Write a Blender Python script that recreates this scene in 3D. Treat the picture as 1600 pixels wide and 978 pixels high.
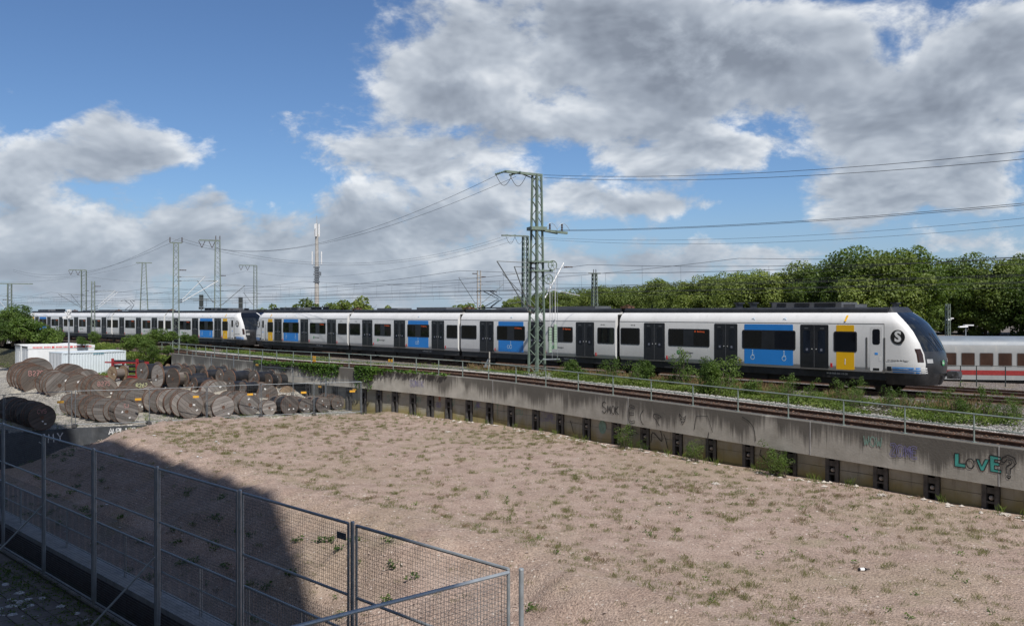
import bpy, bmesh, math, random
import numpy as np
from mathutils import Vector, Matrix
rnd = random.Random(7); nr = np.random.default_rng(7)
R = math.radians; PI = math.pi
for o in list(bpy.data.objects): bpy.data.objects.remove(o)
sc = bpy.context.scene; C = sc.collection
# ------------------------------------------------------------------ camera
EYE = 3.72; F = 1378.0                       # eye height above the main rail, focal length in 1600 px units
cd = bpy.data.cameras.new('camera'); cam = bpy.data.objects.new('camera', cd); C.objects.link(cam)
cam.location = (0, 0, EYE); cam.rotation_euler = (PI/2, 0, 0)
cd.sensor_width = 36; cd.lens = 36*F/1600; cd.clip_start = .1; cd.clip_end = 6000
sc.camera = cam
def gp(x, y, z):                             # point of the level z that the photograph shows at x, y
    Z = (EYE-z)*F/(y-489.0); return Vector(((x-800)/F*Z, Z, z))
def pp(x, y, Z): return Vector(((x-800)/F*Z, Z, EYE-(y-489.0)/F*Z))
# ------------------------------------------------------------------ sun, sky, exposure
SUN_AZ = 22.0; SUN_EL = 52.0
sunv = Vector((math.sin(R(SUN_AZ))*math.cos(R(SUN_EL)), -math.cos(R(SUN_AZ))*math.cos(R(SUN_EL)), math.sin(R(SUN_EL))))
ld = bpy.data.lights.new('sun', 'SUN'); ld.energy = 5.0; ld.angle = R(.4); ld.color = (1, .955, .89)
sun = bpy.data.objects.new('sun', ld); C.objects.link(sun); sun.rotation_euler = sunv.to_track_quat('Z', 'Y').to_euler(); sun.location = (0, 0, 60)
sc.view_settings.view_transform = 'Standard'; sc.view_settings.look = 'None'; sc.view_settings.gamma = 1; sc.view_settings.exposure = 0.08
sc.view_settings.use_curve_mapping = False
sc.cycles.use_denoising = True
sc.cycles.max_bounces = 6; sc.cycles.transparent_max_bounces = 12
class NT:                                     # small shader-graph writer
    def __init__(s, tree): s.t = tree; s.n = tree.nodes; s.l = tree.links
    def new(s, typ, **kw):
        n = s.n.new(typ)
        for k, v in kw.items(): setattr(n, k, v)
        return n
    def put(s, sock, v):
        if isinstance(v, bpy.types.NodeSocket): s.l.new(v, sock)
        elif v is not None: sock.default_value = v
    def m(s, op, a, b=None, c=None, clamp=False):
        n = s.new('ShaderNodeMath', operation=op, use_clamp=clamp)
        for i, v in enumerate((a, b, c)): s.put(n.inputs[i], v)
        return n.outputs[0]
    def vm(s, op, a, b=None):
        n = s.new('ShaderNodeVectorMath', operation=op); s.put(n.inputs[0], a); s.put(n.inputs[1], b); return n.outputs[0]
    def noise(s, vec, scale, detail=4, rough=.55, dist=0, out=0):
        n = s.new('ShaderNodeTexNoise'); s.put(n.inputs['Vector'], vec); s.put(n.inputs['Scale'], scale)
        n.inputs['Detail'].default_value = detail; n.inputs['Roughness'].default_value = rough; n.inputs['Distortion'].default_value = dist
        return n.outputs[out]
    def vor(s, vec, scale, out='Distance', feature='F1'):
        n = s.new('ShaderNodeTexVoronoi', feature=feature); s.put(n.inputs['Vector'], vec); n.inputs['Scale'].default_value = scale; return n.outputs[out]
    def ramp(s, fac, stops, interp='LINEAR'):
        n = s.new('ShaderNodeValToRGB'); n.color_ramp.interpolation = interp; e = n.color_ramp.elements
        while len(e) < len(stops): e.new(.5)
        for q, (p, c) in zip(e, stops):
            q.position = p; q.color = (c, c, c, 1) if isinstance(c, (int, float)) else (*c, 1)
        s.put(n.inputs[0], fac); return n.outputs[0]
    def mix(s, fac, a, b, blend='MIX'):
        n = s.new('ShaderNodeMix', data_type='RGBA', blend_type=blend); s.put(n.inputs[0], fac)
        for i, v in ((6, a), (7, b)): s.put(n.inputs[i], (*v, 1) if isinstance(v, tuple) and len(v) == 3 else v)
        return n.outputs[2]
    def sep(s, v): n = s.new('ShaderNodeSeparateXYZ'); s.put(n.inputs[0], v); return n.outputs
    def comb(s, x, y, z):
        n = s.new('ShaderNodeCombineXYZ')
        for i, v in enumerate((x, y, z)): s.put(n.inputs[i], v)
        return n.outputs[0]
    def sstep(s, v, lo, hi):
        n = s.new('ShaderNodeMapRange', interpolation_type='SMOOTHSTEP'); s.put(n.inputs[0], v); s.put(n.inputs[1], lo); s.put(n.inputs[2], hi); return n.outputs[0]
def make_world():
    w = bpy.data.worlds.new('World'); sc.world = w; w.use_nodes = True
    t = NT(w.node_tree); t.n.clear()
    out = t.new('ShaderNodeOutputWorld'); bg = t.new('ShaderNodeBackground'); t.l.new(bg.outputs[0], out.inputs[0])
    sky = t.new('ShaderNodeTexSky', sky_type='NISHITA', sun_disc=False, sun_elevation=R(SUN_EL), sun_rotation=math.atan2(sunv.x, sunv.y))
    sky.air_density = 1.0; sky.dust_density = .3; sky.ozone_density = 3.0; sky.altitude = 250
    blue = t.mix(1, sky.outputs[0], (.066, .079, .096), 'MULTIPLY')
    d = t.new('ShaderNodeTexCoord').outputs['Generated']
    x, y, z = t.sep(d)[:3]
    zc = t.m('MAXIMUM', z, 0.0)
    # cumulus: directions laid on a gently flattened cloud layer, so clouds shrink and crowd towards the horizon
    def lay(dx, dz):
        zz = t.m('MAXIMUM', t.m('ADD', z, dz), 0.0); kk = t.m('ADD', t.m('MULTIPLY', zz, .45), .26)
        return t.comb(t.m('DIVIDE', t.m('ADD', x, dx), kk), t.m('DIVIDE', y, kk), t.m('MULTIPLY', zz, 2.6))
    yy = t.m('MAXIMUM', y, .05)
    az = t.m('DIVIDE', x, yy); el = t.m('DIVIDE', zc, yy)
    front = t.sstep(y, .1, .4)
    # where the big cloud bodies of this day stand: azimuth tangent, elevation tangent, half sizes, weight
    def B(px, py, a, b, wt): return ((px-800)/F, (489-py)/F, a/F, b/F, wt)
    bodies = [B(880, 75, 270, 95, .75), B(1170, 80, 150, 85, .62), B(640, 120, 90, 50, .35), B(1500, 150, 170, 110, .55), B(1590, 60, 70, 60, .45), B(1420, 210, 150, 60, .35),
              B(1120, 222, 90, 34, .42), B(430, 178, 70, 26, .40), B(430, 230, 60, 20, .3), B(650, 255, 140, 34, .52), B(860, 205, 170, 34, .40), B(880, 305, 75, 26, .45), B(1010, 245, 34, 16, .35),
              B(80, 235, 130, 55, .55), B(230, 240, 70, 26, .35), B(165, 178, 45, 26, .36), B(25, 135, 30, 14, .3), B(110, 340, 180, 60, .42), B(330, 318, 26, 16, .3), B(430, 385, 250, 48, .42), B(700, 350, 150, 42, .48), B(150, 430, 300, 50, .36), B(600, 440, 300, 36, .30),
              B(1050, 315, 80, 16, .44), B(1330, 300, 100, 24, .42), B(1300, 345, 90, 20, .44), B(1480, 300, 120, 30, .44), B(960, 420, 180, 24, .5), B(1210, 390, 120, 22, .46), B(1480, 372, 90, 14, .36),
              B(260, 60, 320, 100, -.4), B(390, 288, 170, 26, -.38), B(1150, 345, 130, 22, -.2), B(1380, 75, 34, 34, -.35), B(1160, 195, 70, 14, -.3), B(720, 200, 50, 10, -.2)]
    bias = None
    wob = t.noise(d, 9, 3, .5, 0, 1); ws = t.sep(wob)
    az2 = t.m('ADD', az, t.m('MULTIPLY', t.m('SUBTRACT', ws[0], .5), .10)); el2 = t.m('ADD', el, t.m('MULTIPLY', t.m('SUBTRACT', ws[1], .5), .06))
    uv = t.comb(az2, el2, 0.0)
    for (u, v, a, b, wt) in bodies:
        n = t.new('ShaderNodeVectorMath', operation='MULTIPLY_ADD'); t.l.new(uv, n.inputs[0]); n.inputs[1].default_value = (1/a, 1/b, 0); n.inputs[2].default_value = (-u/a, -v/b, 0)
        dn = t.new('ShaderNodeVectorMath', operation='DOT_PRODUCT'); t.l.new(n.outputs[0], dn.inputs[0]); t.l.new(n.outputs[0], dn.inputs[1])
        g = t.m('POWER', math.exp(-.75), dn.outputs['Value'])
        bias = t.m('MULTIPLY', g, wt) if bias is None else t.m('MULTIPLY_ADD', g, wt, bias)
    bias = t.m('MULTIPLY', bias, front)
    bias = t.m('ADD', bias, t.m('MULTIPLY', t.m('SUBTRACT', 1.0, front), .22))
    def dens(dx, dz, det, two):
        p = lay(dx, dz); n1 = t.m('MULTIPLY', t.m('SUBTRACT', t.noise(p, 2.7, det, .63, .2), .5), 1.8)
        return (t.m('MULTIPLY_ADD', t.m('SUBTRACT', t.noise(p, 13, 4, .6), .5), .30, n1) if two else n1), n1
    n0, n0a = dens(0, 0, 6, True)
    D = t.m('ADD', t.m('SUBTRACT', n0, .165), bias)
    nup, _ = dens(.008, .020, 4, False)
    lit = t.m('MULTIPLY', t.m('SUBTRACT', n0, nup), 1.35)
    cov = t.m('POWER', t.sstep(D, -.06, .26), .9)
    thick = t.sstep(D, .08, .8)
    sh = t.m('ADD', t.m('SUBTRACT', .66, t.m('MULTIPLY', thick, .50)), lit, clamp=True)
    ccol = t.ramp(sh, [(0, (.235, .265, .315)), (.3, (.335, .375, .435)), (.6, (.50, .545, .605)), (1, (.84, .865, .89))])
    hz = t.m('MULTIPLY', t.sstep(zc, .16, .0), .55)          # far clouds stand behind more air
    ccol = t.mix(hz, ccol, (.345, .405, .490))
    blue = t.mix(t.m('MULTIPLY', t.sstep(zc, .14, .0), .75), blue, (.30, .40, .54))
    col = t.mix(t.m('MULTIPLY', cov, .93), blue, ccol)
    t.l.new(col, bg.inputs[0]); bg.inputs[1].default_value = 1.0
make_world(); sc.world.cycles.sampling_method = 'MANUAL'; sc.world.cycles.sample_map_resolution = 256
# ------------------------------------------------------------------ materials
M = {}
def base_mat(name):
    m = bpy.data.materials.new(name); m.use_nodes = True; t = NT(m.node_tree); b = t.n['Principled BSDF']; M[name] = m
    return m, t, b
def coords(t, kind='Object'): return t.new('ShaderNodeTexCoord').outputs[kind]
def plain(name, col, rough=.6, metal=0., var=.12, scale=6., bump=0., spec=None, dirt=None):
    m, t, b = base_mat(name)
    p = coords(t)
    n = t.noise(p, scale, 5, .6)
    lo = tuple(max(c*(1-var*1.6), 0) for c in col); hi = tuple(min(c*(1+var), 1) for c in col)
    c = t.ramp(n, [(.28, lo), (.72, hi)])
    if dirt:
        n2 = t.noise(t.vm('MULTIPLY', p, (1.5, 1.5, .35)), 2.2, 6, .65); c = t.mix(t.m('MULTIPLY', t.sstep(n2, .5, .75), dirt[1]), c, dirt[0])
    t.l.new(c, b.inputs['Base Color'])
    r = t.m('ADD', t.m('MULTIPLY', n, .22), rough-.11); t.l.new(r, b.inputs['Roughness'])
    b.inputs['Metallic'].default_value = metal
    if spec is not None: b.inputs['Specular IOR Level'].default_value = spec
    if bump:
        bn = t.new('ShaderNodeBump'); bn.inputs['Strength'].default_value = bump; bn.inputs['Distance'].default_value = .02; t.l.new(t.noise(p, scale*4, 4), bn.inputs['Height']); t.l.new(bn.outputs[0], b.inputs['Normal'])
    return m
def bumpto(t, b, h, dist, strength=1.0):
    bn = t.new('ShaderNodeBump'); bn.inputs['Strength'].default_value = strength; bn.inputs['Distance'].default_value = dist; t.l.new(h, bn.inputs['Height']); t.l.new(bn.outputs[0], b.inputs['Normal'])

def leafmat(name, c1, c2, c3, trans=.35, patch=.25):
    m, t, b = base_mat(name)
    g = t.new('ShaderNodeNewGeometry'); ri = g.outputs['Random Per Island']
    n = t.noise(g.outputs['Position'], patch, 3)
    f = t.m('ADD', t.m('MULTIPLY', ri, .6), t.m('MULTIPLY', t.m('SUBTRACT', n, .5), 1.4), clamp=True)
    oi = t.new('ShaderNodeObjectInfo').outputs['Random']
    col = t.ramp(f, [(0, c1), (.45, c2), (1, c3)])
    col = t.mix(1, col, t.ramp(oi, [(0, (.82, .85, .85)), (1, (1.12, 1.1, 1.0))]), 'MULTIPLY')
    t.l.new(col, b.inputs['Base Color']); b.inputs['Roughness'].default_value = .5; b.inputs['Specular IOR Level'].default_value = .35
    tr = t.new('ShaderNodeBsdfTranslucent'); t.l.new(t.mix(1, col, (1.25, 1.3, .6), 'MULTIPLY'), tr.inputs[0])
    mx = t.new('ShaderNodeMixShader'); mx.inputs[0].default_value = trans; t.l.new(b.outputs[0], mx.inputs[1]); t.l.new(tr.outputs[0], mx.inputs[2])
    t.l.new(mx.outputs[0], t.n['Material Output'].inputs[0]); return m
leafmat('leaf_plane', (.10, .138, .030), (.18, .23, .058), (.28, .31, .11), .42, .12)
leafmat('leaf_deep', (.056, .095, .018), (.112, .165, .034), (.185, .235, .066), .42, .12)
leafmat('leaf_bush', (.055, .10, .02), (.115, .18, .04), (.20, .255, .075), .4, .6)
leafmat('leaf_cover', (.075, .12, .024), (.165, .225, .05), (.29, .30, .115), .42, .5)
leafmat('leaf_tuft', (.135, .145, .05), (.21, .205, .085), (.31, .26, .15), .35, 1.3)
leafmat('leaf_redgrass', (.19, .13, .09), (.25, .18, .125), (.31, .22, .17), .3, .7)
leafmat('leaf_dry', (.16, .11, .06), (.24, .17, .09), (.30, .12, .12), .2, .7)
leafmat('leaf_ivy', (.04, .09, .012), (.09, .17, .02), (.15, .24, .04), .3, .8)

plain('bark', (.10, .08, .06), .9, var=.3, scale=3, bump=.4)
plain('train_white', (.66, .66, .66), .32, var=.05, scale=.6, dirt=((.42, .41, .39), .25))
plain('train_roof', (.026, .028, .034), .5, var=.3, scale=1.5)
plain('train_black', (.014, .015, .018), .35, var=.25, scale=2)
plain('roof_unit', (.10, .105, .115), .5, var=.2, scale=1.5)
plain('train_skirt', (.030, .030, .033), .6, var=.4, scale=2, dirt=((.07, .06, .05), .5))
plain('underfloor', (.012, .011, .010), .8, var=.4, scale=3)
plain('train_blue', (.020, .21, .62), .35, var=.04, scale=1)
plain('train_yellow', (.78, .44, .008), .38, var=.04, scale=1)
plain('marking_red', (.55, .02, .02), .5)
plain('marking_white', (.7, .7, .7), .5)
plain('marking_black', (.012, .012, .012), .5)
plain('marking_green', (.02, .30, .08), .5)
plain('sticker_dim', (.16, .17, .22), .5)
plain('pale_blue', (.45, .62, .78), .5)
plain('coupler_steel', (.12, .12, .125), .5, metal=.6, var=.3)
plain('wheel_steel', (.05, .042, .036), .6, metal=.5, var=.3)
plain('mask_grey', (.028, .029, .032), .3, var=.2, scale=2)
plain('bellows', (.02, .02, .02), .8)
plain('stripe_blue', (.05, .30, .80), .35)
plain('seam', (.10, .10, .10), .6)
plain('blue_loco', (.012, .020, .055), .35, var=.2, scale=1)
plain('blue_loco_stripe', (.08, .18, .50), .4)
plain('ic_white', (.255, .26, .258), .4, var=.08, scale=.7, dirt=((.34, .32, .29), .6))
plain('ic_roof', (.145, .172, .205), .5, var=.12, scale=.5, dirt=((.22, .24, .26), .5))
plain('ic_red', (.24, .02, .018), .45, var=.15)
plain('mast_green', (.155, .205, .165), .55, var=.2, scale=2.5, dirt=((.10, .09, .06), .5))
plain('mast_grey', (.155, .19, .16), .6, var=.2, scale=2, dirt=((.11, .10, .08), .5))
plain('galv', (.40, .43, .45), .45, metal=.55, var=.15, scale=5)
plain('galv_dark', (.20, .22, .24), .5, metal=.5, var=.2, scale=5)
plain('rail_green', (.20, .245, .225), .5, metal=.2, var=.15, scale=4)
plain('alu_tube', (.72, .72, .72), .4, metal=.3, var=.06)
plain('grey_tube', (.13, .14, .14), .5, metal=.3)
plain('insulator', (.075, .05, .042), .35, var=.2)
plain('insulator_green', (.10, .15, .12), .4)
plain('wire', (.055, .055, .06), .5, metal=.4)
plain('weight_green', (.30, .40, .31), .6, var=.15, scale=8)
plain('concrete_pole', (.38, .36, .33), .8, var=.15, scale=2)
plain('antenna_white', (.66, .66, .66), .5)
plain('signal_dark', (.030, .036, .034), .6)
plain('red_frame', (.31, .028, .032), .5, var=.2, scale=3, dirt=((.20, .05, .04), .5))
plain('cabin_white', (.70, .71, .72), .45, var=.05, scale=1, dirt=((.48, .47, .44), .35))
plain('cabin_end', (.56, .58, .60), .45, var=.05, scale=1)
plain('container_white', (.60, .66, .70), .45, var=.06, scale=1.2, dirt=((.40, .38, .34), .4))
plain('container_text', (.04, .25, .34), .6)
plain('text_red', (.60, .06, .06), .6)
plain('rust', (.12, .062, .038), .85, var=.4, scale=6)
plain('cable_black', (.016, .016, .018), .45, var=.4, scale=3)
plain('paper', (.74, .74, .73), .7)
plain('chalk_pink', (.38, .20, .185), .9, var=.25, scale=20)
plain('chalk_yellow', (.50, .52, .30), .9, var=.25, scale=20)
plain('chalk_white', (.62, .63, .64), .9, var=.25, scale=20)
plain('plate_yellow', (.62, .33, .03), .5)
plain('rubber', (.035, .034, .034), .85)
plain('spray_black', (.02, .02, .022), .8, var=.3, scale=12)
plain('spray_teal', (.06, .34, .30), .8, var=.2, scale=5)
plain('spray_teal_faint', (.20, .33, .28), .85, var=.2, scale=5)
plain('spray_violet', (.22, .21, .42), .85, var=.25, scale=8)
plain('spray_red', (.40, .09, .05), .85)
plain('kerb_concrete', (.34, .34, .34), .85, var=.2, scale=3, dirt=((.16, .16, .15), .5))
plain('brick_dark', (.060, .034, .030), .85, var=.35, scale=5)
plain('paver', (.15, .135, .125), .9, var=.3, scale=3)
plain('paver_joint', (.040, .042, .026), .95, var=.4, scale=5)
plain('litter', (.5, .51, .53), .8, var=.15, scale=8)
plain('stone', (.34, .27, .235), .95, var=.3, scale=9)
plain('ballast_stone', (.30, .29, .275), .95, var=.35, scale=9)
plain('stone_pale', (.44, .40, .36), .95, var=.2, scale=9)
plain('bottle_dark', (.015, .015, .018), .15)
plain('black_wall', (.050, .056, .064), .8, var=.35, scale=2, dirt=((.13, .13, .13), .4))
plain('building_plaster', (.42, .42, .42), .85)
plain('rail_rust', (.115, .062, .038), .75, var=.3, scale=4)
plain('rail_head', (.30, .27, .25), .35, metal=.7)
plain('sleeper', (.13, .10, .08), .9, var=.3, scale=4)
plain('pile_steel', (.085, .082, .080), .7, var=.35, scale=4, dirt=((.16, .15, .13), .5))
plain('pile_gap_shade', (.012, .012, .012), .9)
plain('led_orange', (.6, .12, .03), .5)
plain('blue_seat', (.01, .03, .12), .6)
plain('van_blue', (.02, .06, .2), .4)
def led():
    m, t, b = base_mat('led_display'); b.inputs['Base Color'].default_value = (.08, .02, .01, 1); b.inputs['Emission Color'].default_value = (1, .16, .04, 1); b.inputs['Emission Strength'].default_value = .45
led()
def glass(name, tint, rough=.04):
    m, t, b = base_mat(name)
    n = t.noise(t.vm('MULTIPLY', coords(t), (1, 1, .5)), .9, 4)
    t.l.new(t.ramp(n, [(.35, tuple(c*.5 for c in tint)), (.7, tint)]), b.inputs['Base Color']); b.inputs['Roughness'].default_value = rough; b.inputs['Specular IOR Level'].default_value = .55
glass('glass_dark', (.010, .011, .014)); glass('glass_screen', (.018, .022, .027), .03); glass('glass_brown', (.050, .026, .018), .08); glass('glass_blue', (.012, .016, .030)); glass('glass_door', (.016, .021, .032), .03); glass('lamp_glass', (.5, .5, .5), .1)

def dirt_mat():
    m, t, b = base_mat('field_dirt'); p = coords(t)
    big = t.noise(p, .16, 5, .6); mid = t.noise(p, 1.3, 6, .65); fine = t.noise(p, 16, 5, .75); v = t.vor(p, 10, 'Color'); v3 = t.vor(p, 34, 'Color')
    c = t.ramp(mid, [(.25, (.238, .171, .140)), (.5, (.322, .243, .202)), (.78, (.392, .310, .262))])
    c = t.mix(t.m('MULTIPLY', t.sstep(big, .44, .66), .55), c, (.27, .215, .155))
    gr = t.ramp(fine, [(.3, .45), (.5, 1.0), (.72, 1.5)]); c = t.mix(1, c, gr, 'MULTIPLY')
    sp = t.sep(v)[0]; c = t.mix(t.m('MULTIPLY', t.sstep(sp, .90, .96), t.sstep(t.vor(p, 10), .38, .2)), c, (.52, .46, .41))
    sp3 = t.sep(v3)[0]; c = t.mix(t.m('MULTIPLY', t.sstep(sp3, .84, .9), t.sstep(t.vor(p, 34), .4, .25)), c, (.44, .37, .32))
    sp2 = t.sep(v)[1]; c = t.mix(t.m('MULTIPLY', t.sstep(sp2, .93, .97), t.sstep(t.vor(p, 10), .36, .2)), c, (.12, .085, .07))
    gn = t.noise(p, .55, 5, .65); c = t.mix(t.m('MULTIPLY', t.sstep(gn, .54, .74), .42), c, (.20, .19, .10))
    t.l.new(c, b.inputs['Base Color']); b.inputs['Roughness'].default_value = .95; b.inputs['Specular IOR Level'].default_value = .15
    bumpto(t, b, t.m('ADD', t.m('MULTIPLY', fine, .5), t.m('MULTIPLY', t.vor(p, 22), -.6)), .05, .9)
dirt_mat()
def stony(name, ca, cb, cc, scale, bump, dirtcol=None):
    m, t, b = base_mat(name); p = coords(t)
    v = t.vor(p, scale, 'Color'); dd = t.vor(p, scale)
    c = t.ramp(t.sep(v)[0], [(0, ca), (.55, cb), (1, cc)])
    c = t.mix(1, c, t.ramp(dd, [(.15, 1.1), (.6, .35)]), 'MULTIPLY')
    big = t.noise(p, .5, 5, .65)
    if dirtcol: c = t.mix(t.sstep(big, .48, .68), c, dirtcol)
    t.l.new(c, b.inputs['Base Color']); b.inputs['Roughness'].default_value = .95; b.inputs['Specular IOR Level'].default_value = .2
    bumpto(t, b, dd, -bump, 1.0)
stony('ballast', (.20, .185, .17), (.34, .325, .31), (.56, .545, .53), 13, .05)
stony('ballast_brown', (.085, .06, .045), (.15, .11, .09), (.26, .22, .19), 13, .05)
stony('ballast_far', (.15, .125, .115), (.27, .235, .215), (.42, .38, .36), 9, .05, (.17, .145, .105))
stony('yard_gravel', (.30, .28, .245), (.41, .385, .345), (.56, .535, .49), 9, .03, (.36, .33, .275))
stony('soil_green', (.05, .055, .025), (.09, .09, .045), (.18, .16, .11), 8, .05)
def concrete_beam():
    m, t, b = base_mat('concrete_beam'); p = coords(t); oi = t.new('ShaderNodeObjectInfo').outputs['Random']
    p2 = t.vm('ADD', p, t.comb(t.m('MULTIPLY', oi, 43), 0, t.m('MULTIPLY', oi, 7)))
    x, y, z = t.sep(p)[:3]
    n = t.noise(p2, 1.4, 6, .6); c = t.ramp(n, [(.3, (.30, .285, .25)), (.7, (.46, .44, .395))])
    st = t.noise(t.vm('MULTIPLY', p2, (6.5, 1, .28)), 1.0, 6, .72); wd = t.noise(t.vm('MULTIPLY', p2, (.55, 1, .2)), 1.0, 3, .5)
    top = t.m('ADD', t.m('MULTIPLY', t.m('SUBTRACT', z, 1.18), 1.35), t.m('MULTIPLY', t.m('SUBTRACT', wd, .5), 3.6))
    mask = t.sstep(t.m('ADD', t.m('ADD', top, 1.08), t.m('MULTIPLY', t.m('SUBTRACT', st, .5), 2.6)), -.12, .75)
    c = t.mix(t.m('MULTIPLY', mask, .84), c, (.070, .064, .056))
    lime = t.sstep(t.noise(t.vm('MULTIPLY', p2, (9, 1, .5)), 1.0, 4, .6), .66, .76); c = t.mix(t.m('MULTIPLY', lime, .45), c, (.50, .48, .44))
    t.l.new(c, b.inputs['Base Color']); b.inputs['Roughness'].default_value = .9; bumpto(t, b, t.noise(p2, 14, 5, .6), .015, .6)
concrete_beam()
def lagging():
    m, t, b = base_mat('lagging'); g = t.new('ShaderNodeNewGeometry'); p = g.outputs['Position']; x, y, z = t.sep(p)[:3]
    n = t.noise(p, 1.2, 6, .62); c = t.ramp(n, [(.3, (.27, .262, .225)), (.7, (.40, .39, .335))])
    al = t.noise(t.vm('MULTIPLY', p, (.8, .8, .5)), 1.0, 5, .6)
    mask = t.sstep(t.m('ADD', t.m('SUBTRACT', -1.82, z), t.m('MULTIPLY', t.m('SUBTRACT', al, .5), 1.6)), -.35, .35)
    c = t.mix(t.m('MULTIPLY', mask, .8), c, (.255, .205, .055))
    st = t.noise(t.vm('MULTIPLY', p, (5, 5, .35)), 1.0, 5, .7); c = t.mix(t.m('MULTIPLY', t.sstep(st, .52, .72), .5), c, (.10, .095, .075))
    t.l.new(c, b.inputs['Base Color']); b.inputs['Roughness'].default_value = .85; bumpto(t, b, n, .02, .5)
lagging()
def drum_wood(name, c1, c2, c3):
    m, t, b = base_mat(name); p = coords(t); oi = t.new('ShaderNodeObjectInfo').outputs['Random']
    x, y, z = t.sep(p)[:3]
    pl = t.m('DIVIDE', t.m('ADD', y, t.m('MULTIPLY', oi, 3)), .135); fr = t.m('FRACT', pl); idx = t.m('FLOOR', pl)
    wn = t.new('ShaderNodeTexWhiteNoise', noise_dimensions='2D'); t.l.new(t.comb(idx, t.m('MULTIPLY', oi, 31), 0), wn.inputs['Vector'])
    grain = t.noise(t.vm('ADD', t.vm('MULTIPLY', p, (2, 22, 2)), t.comb(t.m('MULTIPLY', oi, 11), t.m('MULTIPLY', wn.outputs[0], 9), 0)), 1.0, 6, .65)
    f = t.m('ADD', t.m('MULTIPLY', grain, .75), t.m('MULTIPLY', t.m('SUBTRACT', wn.outputs[0], .35), .35), clamp=True)
    c = t.ramp(f, [(.2, c1), (.5, c2), (.8, c3)])
    rs = t.noise(t.vm('ADD', p, t.comb(t.m('MULTIPLY', oi, 50), 0, 0)), 1.1, 5, .65); c = t.mix(t.m('MULTIPLY', t.sstep(rs, .58, .78), .38), c, (.14, .078, .05))
    gap = t.m('MAXIMUM', t.sstep(fr, .06, .0), t.sstep(fr, .94, 1.0)); c = t.mix(t.m('MULTIPLY', gap, .75), c, (.025, .02, .018))
    tint = t.ramp(oi, [(0, (.72, .68, .66)), (.5, (1, 1, 1)), (1, (1.28, 1.25, 1.22))]); c = t.mix(1, c, tint, 'MULTIPLY')
    t.l.new(c, b.inputs['Base Color']); b.inputs['Roughness'].default_value = .9; bumpto(t, b, t.m('ADD', t.m('MULTIPLY', gap, -1.), t.m('MULTIPLY', grain, .4)), .01, .8)
drum_wood('drum_grey', (.065, .058, .054), (.135, .122, .113), (.225, .210, .198)); drum_wood('drum_brown', (.056, .047, .042), (.112, .095, .083), (.175, .152, .136)); drum_wood('drum_new', (.20, .14, .085), (.31, .23, .15), (.40, .32, .22)); drum_wood('drum_pale', (.12, .11, .10), (.24, .22, .205), (.36, .34, .32))
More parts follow.
